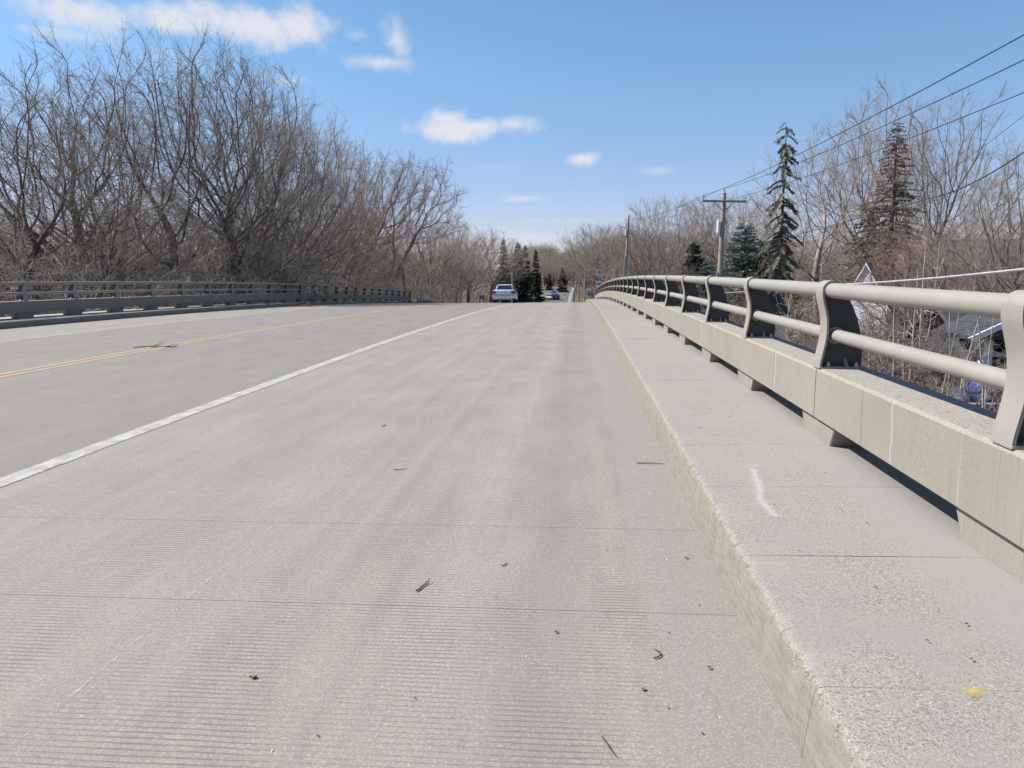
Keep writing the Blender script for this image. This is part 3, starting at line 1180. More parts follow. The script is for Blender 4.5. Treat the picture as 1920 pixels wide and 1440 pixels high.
def make_tree(seed, bark, twig, trunk, levels, leaves=None, zmin=0.):
    r = np.random.default_rng(seed)
    P, RR = trunk(r)
    wood, fine, allP, last = [], [], [P], None
    wood.append(tubes_np(P, RR, 9))
    cur = [(P, RR)]
    for li, lv in enumerate(levels):
        nxt = []
        for (p, q) in cur:
            Q, QR = children(r, p, q, **lv)
            if zmin:                       # shaded low boughs have died back
                keep = Q[:, -1, 2] > zmin * (1 - .12 * li) * r.uniform(.75, 1.15, len(Q))
                Q, QR = Q[keep], QR[keep]
            if len(Q) == 0:
                continue
            nxt.append((Q, QR))
        for Q, QR in nxt:
            k = 6 if li == 0 else (4 if li == 1 else 3)
            (wood if li < 2 else fine).append(tubes_np(Q, QR, k))
        # twigs also spring from the parents themselves
        cur = nxt if li == 0 else [(Q, QR) for Q, QR in nxt]
        last = nxt
    wv, wf = join_np(wood)
    fv, ff = join_np(fine)
    ztop = float(max(wv[:, 2].max(), np.percentile(fv[:, 2], 99.8)))
    wv, fv = wv / ztop, fv / ztop
    res = [('trunk', npmesh('trunk', wv, wf, True), bark), ('crown', npmesh('crown', fv, ff, False), twig)]
    if leaves:
        Pl = np.concatenate([x[0] for x in last])
        lvv, lf = leaf_scatter(r, Pl, leaves[0], leaves[1])
        res.append(('leaves', npmesh('leaves', lvv / ztop, lf), leaves[2]))
    for nm, me, mt in res:
        me.materials.append(MATS[mt])
    return res, ztop


def L(count, t0, ang, ratio, m, wig, up, rr, rmin, **k):
    return dict(count=count, t0=t0, ang=ang, ratio=ratio, m=m, wig=wig, up=up, rr=rr, rmin=rmin, **k)


# ---- crowns grown towards points of light: trunk and limbs fork until they fill the crown
def colonize(r, env, n_att, roots, step=.45, reach=5., kill=.95, up=.12, iters=150, jit=.18):
    """env(r,n)->attractors; roots: list of polylines (starting stems).  returns nodes, parent"""
    A = env(r, n_att)
    A = A + r.normal(size=A.shape) * np.array([.9, .9, .7])
    pos, par = [], []
    for st in roots:
        prev = -1
        for p in st:
            pos.append(np.array(p, float))
            par.append(prev)
            prev = len(pos) - 1
    P = np.array(pos)
    par = list(par)
    D = np.linalg.norm(A[:, None] - P[None], axis=2)
    near = D.argmin(1)
    dist = D.min(1)
    for it in range(iters):
        act = dist < reach
        if not act.any():
            break
        idx = near[act]
        v = norm(A[act] - P[idx])
        acc = np.zeros((len(P), 3))
        np.add.at(acc, idx, v)
        grow = np.unique(idx)
        d = norm(acc[grow]) + r.normal(size=(len(grow), 3)) * jit + np.array([0, 0, up])
        new = P[grow] + norm(d) * step
        # drop new points that repeat old ones
        m = np.ones(len(new), bool)
        for i_ in range(0, len(new), 400):
            dd = np.linalg.norm(new[i_:i_ + 400, None] - P[None], axis=2).min(1)
            m[i_:i_ + 400] = dd > step * .35
        new, grow = new[m], grow[m]
        if len(new) == 0:
            break
        base = len(P)
        P = np.concatenate([P, new])
        par += [int(g) for g in grow]
        D = np.linalg.norm(A[:, None] - new[None], axis=2)
        j = D.argmin(1)
        dm = D[np.arange(len(A)), j]
        b = dm < dist
        near = np.where(b, base + j, near)
        dist = np.where(b, dm, dist)
        keep = dist > kill
        A, near, dist = A[keep], near[keep], dist[keep]
        if len(A) == 0:
            break
    return P, np.array(par)


def chains(P, par, r_tip, expo, r_base):
    n = len(P)
    acc = np.zeros(n)
    kids = [[] for _ in range(n)]
    for i in range(n):
        if par[i] >= 0:
            kids[par[i]].append(i)
    rad = np.zeros(n)
    leafc = np.zeros(n)
    for i in range(n - 1, -1, -1):
        if not kids[i]:
            leafc[i] = 1
        if par[i] >= 0:
            leafc[par[i]] += leafc[i]
    mx = leafc.max()
    rad = r_tip + (r_base - r_tip) * (leafc / mx) ** expo
    out = []
    # each chain follows the thickest child; the others start chains of their own
    start = [i for i in range(n) if par[i] < 0]
    stack = [(s, -1) for s in start]
    while stack:
        s, pr = stack.pop()
        c = [pr] if pr >= 0 else []
        i = s
        while True:
            c.append(i)
            if not kids[i]:
                break
            ks = sorted(kids[i], key=lambda q: -leafc[q])
            for q in ks[1:]:
                stack.append((q, i))
            i = ks[0]
        pts, rr = P[c], rad[c].copy()
        if pr >= 0:
            rr[0] = min(rr[0], rr[1] * 1.15)
        out.append((pts, rr, float(leafc[s])))
    return out


def resample(ch, m):
    Q = np.zeros((len(ch), m, 3))
    R_ = np.zeros((len(ch), m))
    for k_, (p, rr, _) in enumerate(ch):
        t = np.linspace(0, len(p) - 1, m)
        x = np.arange(len(p))
        for a in range(3):
            Q[k_, :, a] = np.interp(t, x, p[:, a])
        R_[k_] = np.interp(t, x, rr)
    # light smoothing takes the zigzag out
    if m > 4:
        for _ in range(2):
            Q[:, 1:-1] = .5 * Q[:, 1:-1] + .25 * (Q[:, :-2] + Q[:, 2:])
    return Q, R_


def ellipsoid_env(cx, cy, cz, rx, ry, rz, hollow=.0, flat=0.):
    def f(r, n):
        u = norm(r.normal(size=(n, 3)))
        rad = (hollow + (1 - hollow) * r.random(n)) ** (1 / 2.4)
        p = u * rad[:, None]
        if flat:
            p[:, 2] = np.where(p[:, 2] < 0, p[:, 2] * (1 - flat), p[:, 2])
        return p * np.array([rx, ry, rz]) + np.array([cx, cy, cz])
    return f


def multi_env(*envs):
    def f(r, n):
        return np.concatenate([e(r, max(int(n * w), 4)) for e, w in envs])
    return f


def fan_env(z0, z1, r0, r1, cx=0., p=1.):
    """upright vase: narrow below, wide above with a rounded top"""
    def f(r, n):
        t = r.random(n) ** .75
        R_ = (r0 + (r1 - r0) * t ** p) * np.sqrt(np.clip(1 - np.clip((t - .72) / .28, 0, 1) ** 2 * .9, 0, 1))
        a = r.uniform(0, 2 * np.pi, n)
        q = np.sqrt(r.random(n))
        return np.stack([cx * t + R_ * q * np.cos(a), R_ * q * np.sin(a), z0 + (z1 - z0) * t], 1)
    return f


def grown_tree(seed, bark, twig, env, n_att, roots, r_base, twigs, leaves=None, expo=.72, step=.42, kill=.75, reach=3.2, up=.04, jit=.34, r_tip=.009):
    r = np.random.default_rng(seed)
    P, par = colonize(r, env, n_att, roots, step, reach, kill, up, jit=jit)
    ch = chains(P, par, r_tip, expo, r_base)
    wood, fine, src = [], [], []
    big_ = [c for c in ch if c[2] > 12]
    mid_ = [c for c in ch if 2.5 < c[2] <= 12]
    small = [c for c in ch if c[2] <= 2.5]
    if big_:
        Q, R_ = resample(big_, 34)
        R_[:, 0] *= np.where(Q[:, 0, 2] < .4, 1.35, 1)
        wood.append(tubes_np(Q, R_, 8, tip=False)); src.append((Q, R_))
    if mid_:
        Q, R_ = resample(mid_, 10); wood.append(tubes_np(Q, R_, 5)); src.append((Q, R_))
    if small:
        Q, R_ = resample(small, 5); fine.append(tubes_np(Q, R_, 3)); src.append((Q, R_))
    last = []
    for Q, R_ in src:
        # long twigs, in number by the length of the limb that bears them
        ln_ = np.linalg.norm(np.diff(Q, axis=1), axis=2).sum(1)
        big_one = Q.shape[1] > 20
        rep_ = np.maximum((ln_ * (1.1 if big_one else 2.0) * twigs * 2.1).round().astype(int), 2)
        idx = np.repeat(np.arange(len(Q)), rep_)
        q, rr = children(r, Q[idx], np.minimum(R_[idx], .016), 1.0, .5 if big_one else .12, (20, 48), 0, 5, .10, .05, .6, .006, absl=(.7, 1.7), fixed=True)
        if len(q):
            fine.append(tubes_np(q, rr, 3)); last.append((q, rr))
    for q, rr in list(last):
        q2, rr2 = children(r, q, rr, 4.6, .1, (20, 48), .5, 3, .12, .02, .7, .0045)
        if len(q2):
            fine.append(tubes_np(q2, rr2, 3)); last.append((q2, rr2))
    wv, wf = join_np(wood)
    fv, ff = join_np(fine)
    ztop = float(np.percentile(fv[:, 2], 99.9))
    res = [('trunk', npmesh('trunk', wv / ztop, wf, True), bark), ('crown', npmesh('crown', fv / ztop, ff, False), twig)]
    if leaves:
        Pl = np.concatenate([x[0] for x in last if x[0].shape[1] == 3])
        lvv, lf = leaf_scatter(r, Pl, leaves[0], leaves[1])
        res.append(('leaves', npmesh('leaves', lvv / ztop, lf), leaves[2]))
    for nm, me, mt in res:
        me.materials.append(MATS[mt])
    return res, ztop


def stem_line(x, y, ang, az_, h, n=8, bend=.0):
    d = np.array([math.cos(az_) * math.sin(ang), math.sin(az_) * math.sin(ang), math.cos(ang)])
    p = np.array([x, y, 0.])
    out_ = []
    for i in range(n):
        out_.append(p.copy())
        d = norm(d + np.array([0, 0, bend]))
        p = p + d * h / (n - 1)
    return out_


KIND = {}
KIND['spreading'] = grown_tree(11, 'grey_bark', 'grey_twig', multi_env((ellipsoid_env(-2, 0, 12.5, 6, 6.5, 7.5, .1, .2), .55), (ellipsoid_env(4, 1, 11, 5, 5.5, 6.5, .1, .2), .45)), 2600,
                               [stem_line(-.3, 0, .12, 3.0, 4.5, bend=.01), stem_line(.4, .2, .34, .1, 5, bend=.02)], .42, 1.0)
KIND['spreading_b'] = grown_tree(12, 'grey_bark', 'grey_twig', multi_env((ellipsoid_env(-4.5, 0, 10.5, 5, 6, 6.5, .1, .2), .36), (ellipsoid_env(1, 0, 14, 4.5, 5, 6, .1, .2), .34), (ellipsoid_env(5.5, 0, 9.5, 4.5, 5, 5, .1, .2), .3)), 2600,
                                 [stem_line(-.4, 0, .38, 3.2, 5, bend=.02), stem_line(0, .1, .05, 1, 6), stem_line(.5, 0, .42, .1, 5, bend=.02)], .36, 1.0)
KIND['dome'] = grown_tree(21, 'grey_bark', 'pale_twig', ellipsoid_env(0, 0, 11, 6.8, 6.8, 6.6, .15, .15), 2800, [stem_line(0, 0, .04, 1, 6)], .45, 1.0)
KIND['vase'] = grown_tree(31, 'pale_bark', 'grey_twig', fan_env(4.5, 17, .8, 3.6), 900, [stem_line(0, 0, .05, 0, 4.2), stem_line(.2, .1, .15, 1, 4.5)], .2, 1.0, up=.28, jit=.12)
KIND['vase_b'] = grown_tree(33, 'grey_bark', 'grey_twig', fan_env(4, 17, 1., 4.8), 1300, [stem_line(-.2, 0, .12, 3, 4), stem_line(.25, 0, .14, 0, 4.4), stem_line(0, .3, .08, 1.5, 5)], .2, 1.0, up=.25, jit=.14)
KIND['leaning'] = grown_tree(41, 'red_bark', 'red_twig', multi_env((ellipsoid_env(6, 0, 11.5, 4.6, 4.6, 4.8, .1, .1), .6), (ellipsoid_env(.5, 0, 10, 3.8, 4.2, 4.6, .1, .1), .4)), 1900,
                             [stem_line(0, 0, .42, .0, 6, bend=.01), stem_line(-.3, .2, .12, 2.8, 5), stem_line(.3, -.2, .62, .1, 6, bend=.04)], .27, 1.0, leaves=(6500, .055, 'tan_leaves'), jit=.3, up=.06)
KIND['leaning_b'] = grown_tree(42, 'red_bark', 'red_twig', multi_env((ellipsoid_env(4, 0, 9, 4.5, 4.5, 4.8, .1, .1), .6), (ellipsoid_env(-2, 0, 8, 3.6, 4, 4.2, .1, .1), .4)), 1800,
                               [stem_line(0, 0, .34, .1, 4.5, bend=.01), stem_line(-.3, .2, .3, 3.0, 4), stem_line(.2, .3, .2, .5, 5)], .22, 1.0, leaves=(3500, .045, 'tan_leaves'), jit=.3, up=.06)
KIND['forked'] = grown_tree(35, 'pale_bark', 'grey_twig', multi_env((ellipsoid_env(-1.6, 0, 11, 2.8, 3, 4.6, .1, .2), .5), (ellipsoid_env(1.8, .4, 12.5, 3, 3, 4.8, .1, .2), .5)), 1300,
                            [stem_line(0, 0, .06, 0, 5), stem_line(.1, 0, .1, 3, 6)], .21, 1.0, up=.12, jit=.28)
KIND['broad'] = grown_tree(36, 'grey_bark', 'grey_twig', multi_env((ellipsoid_env(-3, 0, 10.5, 4.2, 4.6, 4.4, .1, .2), .4), (ellipsoid_env(2.6, .5, 11.5, 4.4, 4.6, 5, .1, .2), .4), (ellipsoid_env(0, 0, 15, 3, 3, 3.5, .1, .2), .2)), 2300,
                           [stem_line(0, 0, .03, 0, 5), stem_line(.2, .1, .3, .2, 6, bend=.02)], .38, 1.0)
KIND['oak'] = grown_tree(51, 'grey_bark', 'grey_twig', ellipsoid_env(0, 0, 9.3, 7.4, 7.4, 5.6, .2, .25), 2300, [stem_line(0, 0, .05, 1, 4)], .42, 1.0, jit=.42, up=.03)
KIND['oak_b'] = grown_tree(54, 'grey_bark', 'red_twig', multi_env((ellipsoid_env(-3.5, 0, 8, 4.8, 5, 4.6, .15, .2), .5), (ellipsoid_env(3, 0, 10, 4.4, 5, 5, .15, .2), .5)), 2200,
                           [stem_line(0, 0, .25, 3.1, 4), stem_line(.1, 0, .12, .1, 4.5)], .36, 1.0, jit=.42, up=.03)
brush = [L(7, .12, (20, 60), .5, 6, .2, .02, .6, .008), L(7, .1, (25, 65), .5, 4, .22, .0, .6, .006), L(6, .1, (25, 70), .5, 3, .22, .0, .6, .005)]
KIND['brush'] = make_tree(61, 'brush_twig', 'brush_twig', lambda r: stems(r, 15, 5, (5, 48), 8, .035, .14, .9, up=.0, hvar=.5), brush, leaves=(1200, .04, 'tan_leaves'))
KIND['brush_b'] = make_tree(62, 'brush_twig', 'red_twig', lambda r: stems(r, 18, 5, (3, 40), 8, .03, .11, 1.1, up=.0, hvar=.5), brush)
KIND['brush_c'] = make_tree(63, 'pale_bark', 'brush_twig', lambda r: stems(r, 13, 5, (10, 60), 9, .04, .2, .8, up=-.02, hvar=.4), brush, leaves=(2500, .04, 'ivy_leaves'))
KIND['brush_d'] = make_tree(64, 'grey_bark', 'red_twig', lambda r: stems(r, 20, 5, (3, 42), 8, .03, .12, 1.2, up=.0, hvar=.5), brush)
sap = [L(9, .35, (25, 55), .3, 6, .12, .05, .55, .011), L(6, .15, (25, 55), .5, 4, .15, .03, .6, .007), L(4, .1, (25, 60), .5, 3, .15, .02, .6, .005)]
KIND['sapling'] = make_tree(71, 'pale_bark', 'grey_twig', lambda r: stems(r, 2, 8, (2, 10), 10, .075, .06, .5, up=.02), sap)
KIND['sapling_b'] = make_tree(72, 'pale_bark', 'grey_twig', lambda r: stems(r, 1, 8, (2, 8), 10, .085, .05, .0, up=.02), sap)


# ------------------------------------------------------------------ conifers
def make_conifer(seed, H, wbase, needle, nbranch=150, droop=.35, dens=60, bare=(.0, .0), top_bare=0., size=.17, shape=1.0, lean=0.):
    r = np.random.default_rng(seed)
    m = 12
    P = np.zeros((1, m, 3))
    P[0, :, 2] = np.linspace(0, H, m)
    P[0, :, 0] = lean * np.linspace(0, 1, m) ** 2 + np.cumsum(r.normal(size=m) * .02)
    RR = np.linspace(H * .014, .012, m)[None]
    tr = [tubes_np(P, RR, 8)]
    z = np.sort(r.uniform(bare[0] + .03, .985, nbranch)) * H
    gap = r.random(nbranch) < bare[1]
    z = z[~gap]
    n = len(z)
    azb = np.arange(n) * 2.4 + r.normal(size=n) * .5
    ln = wbase * (1 - z / H) ** shape * r.uniform(.6, 1.15, n) + .18
    mb = 6
    B = np.zeros((n, mb, 3))
    B[:, 0] = np.stack([np.interp(z, P[0, :, 2], P[0, :, 0]), np.zeros(n), z], 1)
    d = np.stack([np.cos(azb), np.sin(azb), np.full(n, .25)], 1)
    for j in range(1, mb):
        d = norm(d + np.array([0, 0, -droop * .35]) * (1 if j < mb - 1 else -.6) + r.normal(size=(n, 3)) * .05)
        B[:, j] = B[:, j - 1] + d * (ln / (mb - 1))[:, None]
    BR = np.maximum(ln[:, None] * .014, .01) * np.linspace(1, .4, mb)[None]
    tr.append(tubes_np(B, BR, 4))
    tv, tf = join_np(tr)
    # needle sprays: crossed tapering blades along the branches, most of them hanging
    cnt = np.maximum((ln / wbase * dens).astype(int), 6)
    if top_bare:
        cnt = np.where(z / H > 1 - top_bare, cnt // 3 + 1, cnt)
    idx = np.repeat(np.arange(n), cnt)
    N = len(idx)
    t = r.random(N) ** .8
    f = t * (mb - 1)
    i0 = np.minimum(f.astype(int), mb - 2)
    w = (f - i0)[:, None]
    c = B[idx, i0] * (1 - w) + B[idx, i0 + 1] * w
    T = norm(B[idx, i0 + 1] - B[idx, i0])
    side = norm(np.cross(T, np.array([0, 0, 1.]))) * r.choice([-1, 1], N)[:, None]
    dd = norm(T * .6 + side * r.uniform(.2, 1.1, N)[:, None] + np.array([0, 0, 1.]) * r.normal(-.35 * (1 + droop), .35, N)[:, None])
    sl = size * r.uniform(.6, 1.7, N)[:, None] * (.55 + .45 * (ln[idx] / wbase)[:, None])
    u = norm(np.cross(dd, r.normal(size=(N, 3))))
    w2 = np.cross(dd, u)
    wd = sl * .11
    V = np.stack([c - u * wd * .4, c + dd * sl * .5 + u * wd, c + dd * sl, c + dd * sl * .5 - u * wd,
                  c - w2 * wd * .4, c + dd * sl * .5 + w2 * wd, c + dd * sl * .97, c + dd * sl * .5 - w2 * wd], 1).reshape(-1, 3)
    Fq = np.arange(8 * N).reshape(-1, 4)
    res = [('trunk', npmesh('trunk', tv / H, tf, True), 'grey_bark'), ('crown', npmesh('crown', V / H, [Fq]), needle)]
    for nm, me, mt in res:
        me.materials.append(MATS[mt])
    return res, H


KIND['ragged_spruce'] = make_conifer(1, 15.5, 1.5, 'weathered_spruce_needles', 150, .8, 270, (.36, .42), .1, .2, .35)
KIND['dead_spruce'] = make_conifer(2, 15, 3.6, 'dead_needles', 420, .35, 190, (.1, .3), 0, .18, 1.1)
KIND['green_skirt'] = make_conifer(7, 9, 3.6, 'weathered_spruce_needles', 110, .5, 130, (.05, .1), 0, .3, .8)
KIND['blue_spruce'] = make_conifer(3, 9, 3.4, 'blue_spruce_needles', 280, .1, 420, (.0, .0), 0, .21, .75)
KIND['small_spruce'] = make_conifer(4, 7, 1.9, 'spruce_needles', 180, .12, 220, (.0, .0), 0, .26, .8)
KIND['tall_spruce'] = make_conifer(5, 20, 3.9, 'spruce_needles', 260, .3, 250, (.02, .0), 0, .55, .75)
KIND['thin_cedar'] = make_conifer(6, 12, 1.7, 'olive_needles', 160, .2, 140, (.05, .1), 0, .34, .5)


def plant(kind, name, label, cat, x, y, ztop, rot=0., squash=1.0, group=None, zb=None):
    res, _ = KIND[kind]
    zb = gz(x, y) - .1 if zb is None else zb
    o = empty(name, (x, y, zb), (0, 0, rot))
    h = ztop - zb
    o.scale = (h * squash, h * squash, h)
    for nm, me, mt in res:
        link(nm, me, None, o)
    tag(o, label, cat, group)
    return o


def plant_px(kind, name, label, cat, px, pytop, Y, **k):
    p = at(px, pytop, Y)
    return plant(kind, name, label, cat, p.x, Y, p.z, **k)


# the woods on the left, tall trees first
TL = [('spreading_b', 15, 130, 40, 0.4, 1.15, 'bare grey tree with dark crooked limbs at the left border of the photo'),
      ('broad', 115, 82, 50, 1.9, 1.2, 'tall bare broad-crowned tree, second of the tall trees from the left'),
      ('vase_b', 215, 160, 58, 2.2, 1.1, 'tall thin-twigged bare tree in the dip of the skyline between two crowns'),
      ('spreading_b', 305, 52, 51, 3.6, 1.0, 'tallest bare tree of the left woods, its crown reaching into the big white cloud'),
      ('broad', 415, 68, 56, 5.0, 1.05, 'tall bare tree with upright forking limbs, just right of the tallest crown'),
      ('spreading', 480, 112, 62, .9, .82, 'bare tree leaning its upper limbs out to the right against blue sky'),
      ('dome', 556, 172, 68, 1.0, .78, 'bare tree with a rounded fine-twigged dome at the right shoulder of the tall woods'),
      ('vase', 655, 258, 92, 1.4, 1.15, 'slender bluish bare tree with upright vase of branches behind the leaning trees'),
      ('leaning_b', 590, 350, 77, .2, .9, 'reddish bare tree with pale lower leaves left of the leaning pair'),
      ('leaning', 622, 280, 86, .0, .95, 'leaning reddish-barked tree with pale dry leaves left on its top twigs'),
      ('leaning', 700, 286, 97, .25, .9, 'second leaning reddish tree, tan leaf clump high in its crown, near the railing end'),
      ('leaning_b', 800, 392, 114, 1.1, .95, 'low bare brownish tree with paired thin stems beyond the guardrail'),
      ('forked', 862, 398, 134, 2.0, 1.2, 'dark-stemmed bare tree slanting right, last of the left woods before the silver car'),
      ('leaning_b', 876, 425, 150, .3, .9, 'bare tree with wide thin crown just left of the dark spruces')]
for kd, px, py, Y, rot, sq, lab in TL:
    plant_px(kd, 'bare_tree', lab, 'tree', px, py, Y, rot=rot, squash=sq, group='tall bare trees on the left')
g_mid = 'middle-height bare trees filling the left woods'
for i in range(16):
    px = -60 + i * 60 + rnd.uniform(-14, 14)
    Y = rnd.uniform(44, 80) if px < 560 else rnd.uniform(84, 125)
    while at(px, 500, Y).x > -26 and Y < 120:
        Y += 1
    base = np.interp(px, [0, 300, 560, 700, 860, 930], [380, 360, 380, 420, 450, 475])
    kd = rnd.choice(['spreading', 'vase_b', 'oak', 'leaning_b', 'dome', 'spreading_b', 'oak_b'])
    plant_px(kd, 'bare_tree', 'middle-height bare tree half lost in the thicket behind the left railing', 'tree', px, base + rnd.uniform(-50, 40), Y,
             rot=rnd.uniform(0, 6.28), squash=rnd.uniform(.9, 1.3), group=g_mid)
g_far = 'distant bare trees behind the left woods'
for i in range(26):
    px = -120 + i * 42 + rnd.uniform(-16, 16)
    Y = rnd.uniform(120, 190)
    plant_px(rnd.choice(['oak', 'dome', 'oak_b', 'spreading']), 'bare_tree', 'distant bare tree seen through gaps in the left woods', 'tree', px, rnd.uniform(410, 470), Y,
             rot=rnd.uniform(0, 6.28), squash=rnd.uniform(1., 1.4), group=g_far)
g_br = 'leafless brush behind the left railing'
for i in range(52):
    px = -90 + i * 19 + rnd.uniform(-8, 8)
    Y = rnd.uniform(30, 50) if i % 2 else rnd.uniform(48, 74)
    if px > 430:
        Y = max(Y, 1441 * 21.5 / (1085 - px) * 1.05)
    Y = min(Y, 150)
    while at(px, 500, Y).x > -24.6 and Y < 96:
        Y += 1
    p = at(px, np.interp(px, [0, 500, 800, 900], [440, 450, 470, 510]) + rnd.uniform(-35, 45), Y)
    plant(rnd.choice(['brush', 'brush_b', 'brush_c']), 'bush', 'leafless tangled bush behind the left railing', 'bush', p.x, Y, p.z,
          rot=rnd.uniform(0, 6.28), squash=rnd.uniform(.8, 1.2), group=g_br)

# the right side
TR = [('oak', 1250, 362, 112, .5, .85, 'round-topped bare oak behind the leaning utility pole'),
      ('oak_b', 1212, 398, 100, 2.2, .8, 'dark crooked bare oak with one heavy limb reaching left'),
      ('oak', 1160, 428, 132, 1.5, .9, 'bare grey tree right of the no-parking sign'),
      ('vase_b', 1195, 425, 150, .5, 1.2, 'thin grey bare tree behind the crooked oak'),
      ('vase', 1318, 372, 118, 2.6, 1.2, 'pale slim bare tree left of the pole with crossarm'),
      ('oak', 1372, 356, 118, .6, 1.1, 'faint bare tree with fine pinkish twigs behind the pole with crossarm'),
      ('dome', 1428, 356, 112, 3.6, 1.0, 'fine bare tree standing between crossarm and ragged spruce'),
      ('forked', 1562, 182, 50, .3, 1.1, 'tall pale bare tree with forked upright trunk between the two tall spruces'),
      ('broad', 1655, 150, 60, 1.1, .85, 'tall bare tree behind the brown spruce, left of its tip'),
      ('broad', 1795, 160, 52, 2.4, .85, 'tall bare tree with wide fork right of the brown spruce'),
      ('forked', 1765, 215, 57, 2.1, 1.0, 'bare tree with many upright limbs close right of the brown spruce'),
      ('oak_b', 1742, 420, 38, .9, .9, 'low tangled bare tree in front of the brown spruce foot'),
      ('oak_b', 1790, 400, 36, 2.9, 1.1, 'low tangled bare tree in front of the wide forked tree'),
      ('oak', 1860, 380, 40, 4.1, .9, 'low spreading bare tree hiding the blue-black roof'),
      ('spreading_b', 1940, 250, 33, 1.6, .9, 'bare tree with bowed limb at the right border of the photo')]
for kd, px, py, Y, rot, sq, lab in TR:
    plant_px(kd, 'bare_tree', lab, 'tree', px, py, Y, rot=rot, squash=sq, group='bare trees on the right')
g_rf = 'distant bare trees on the right'
for i in range(40):
    px = 1120 + i * 24 + rnd.uniform(-14, 14)
    Y = rnd.uniform(120, 210)
    plant_px(rnd.choice(['oak', 'dome', 'oak_b', 'leaning_b']), 'bare_tree', 'distant bare tree in the grey-brown treeline on the right', 'tree', px, rnd.uniform(415, 465), Y,
             rot=rnd.uniform(0, 6.28), squash=rnd.uniform(.9, 1.3), group=g_rf)
for i in range(14):
    x, Y = rnd.uniform(48, 130), rnd.uniform(15, 95)
    plant(rnd.choice(['oak', 'dome', 'oak_b', 'broad']), 'bare_tree', 'distant bare tree in the grey-brown treeline on the right', 'tree', x, Y, gz(x, Y) + rnd.uniform(10, 15),
          rot=rnd.uniform(0, 6.28), squash=rnd.uniform(.9, 1.2), group=g_rf)
g_rb = 'leafless brush on the right bank'
for i in range(58):
    px = 1135 + i * 14.5 + rnd.uniform(-8, 8)
    Y = rnd.uniform(62, 110) if px < 1420 or i % 2 else rnd.uniform(36, 60)
    while at(px, 500, Y).x < 7.5 and Y < 190:
        Y += 2
    if 1575 < px < 1700 and Y < 64:
        continue
    p = at(px, rnd.uniform(450, 515), Y)
    plant(rnd.choice(['brush_d', 'brush_b', 'brush_d', 'brush_d']), 'bush', 'leafless reddish-grey bush on the bank right of the bridge', 'bush', p.x, Y, p.z,
          rot=rnd.uniform(0, 6.28), squash=rnd.uniform(.8, 1.2), group=g_rb)
g_sp = 'thin young trees close behind the right railing'
for px, py, Y, rot in [(1690, 470, 20, .2), (1705, 500, 22, 2), (1728, 480, 19, 4), (1757, 460, 26, 5), (1560, 480, 30, 3.3), (1878, 470, 19, 5.5), (1735, 450, 29, 1.2), (1800, 490, 21, 2.2)]:
    plant_px(rnd.choice(['sapling', 'sapling_b']), 'young_tree', 'thin pale-stemmed young tree close behind the right railing', 'tree', px, py, Y, rot=rot, squash=rnd.uniform(.8, 1.1), group=g_sp)
g_nb = 'low bare bushes below the right railing'
for i in range(15):
    px = 1440 + i * 24 + rnd.uniform(-9, 9)
    Y = rnd.uniform(15, 34)
    p = at(px, rnd.uniform(540, 610), Y)
    plant('brush_d', 'bush', 'low bare bush seen between the pipes of the right railing', 'bush', p.x, Y, p.z, rot=rnd.uniform(0, 6.28), squash=rnd.uniform(.8, 1.3), group=g_nb)

plant_px('ragged_spruce', 'spruce_tree', 'tall narrow ragged spruce with broken tip right of the pole with crossarm', 'tree', 1474, 222, 46, rot=.3)
plant_px('dead_spruce', 'spruce_tree', 'tall dead brown spruce with wide grey-green lower boughs', 'tree', 1684, 222, 46, rot=1.2, squash=1.3)
plant_px('green_skirt', 'spruce_tree', 'dull green low spruce growing at the foot of the dead brown spruce', 'tree', 1630, 375, 54, rot=2.0, squash=.8)
plant_px('blue_spruce', 'spruce_tree', 'dense blue-green spruce directly right of the utility pole', 'tree', 1398, 416, 62, rot=.0)
plant_px('small_spruce', 'spruce_tree', 'small dark green spruce left of the pole with crossarm', 'tree', 1302, 453, 78, rot=.8)
plant_px('blue_spruce', 'spruce_tree', 'low pale blue-green spruce between dark spruce and utility pole', 'tree', 1330, 482, 70, rot=2.)
plant_px('small_spruce', 'spruce_tree', 'olive green low evergreen right of the blue-green spruce', 'tree', 1440, 455, 58, rot=2.8, squash=1.5)
plant_px('tall_spruce', 'spruce_tree', 'pointed dark spruce, leftmost of the dark group beyond the silver car', 'tree', 944, 446, 176, rot=.4, squash=.8)
plant_px('tall_spruce', 'spruce_tree', 'largest dark spruce beyond the silver car', 'tree', 971, 453, 168, rot=1.4, squash=.95)
plant_px('tall_spruce', 'spruce_tree', 'dark spruce half hidden behind the largest spruce', 'tree', 985, 458, 186, rot=2.4, squash=.8)
plant_px('tall_spruce', 'spruce_tree', 'dark spruce right of the largest one, over the parked cars', 'tree', 1005, 466, 178, rot=3.4, squash=.75)
plant_px('tall_spruce', 'spruce_tree', 'lone broad dark spruce beside the far end of the road', 'tree', 1055, 500, 262, rot=4.4, squash=1.15)
plant_px('tall_spruce', 'spruce_tree', 'small dark spruce further left down the far road', 'tree', 1030, 512, 290, rot=5.4, squash=1.2)
plant_px('thin_cedar', 'cedar_tree', 'thin olive-green evergreen behind the no-parking sign', 'tree', 1121, 474, 140, rot=.4, squash=.6)

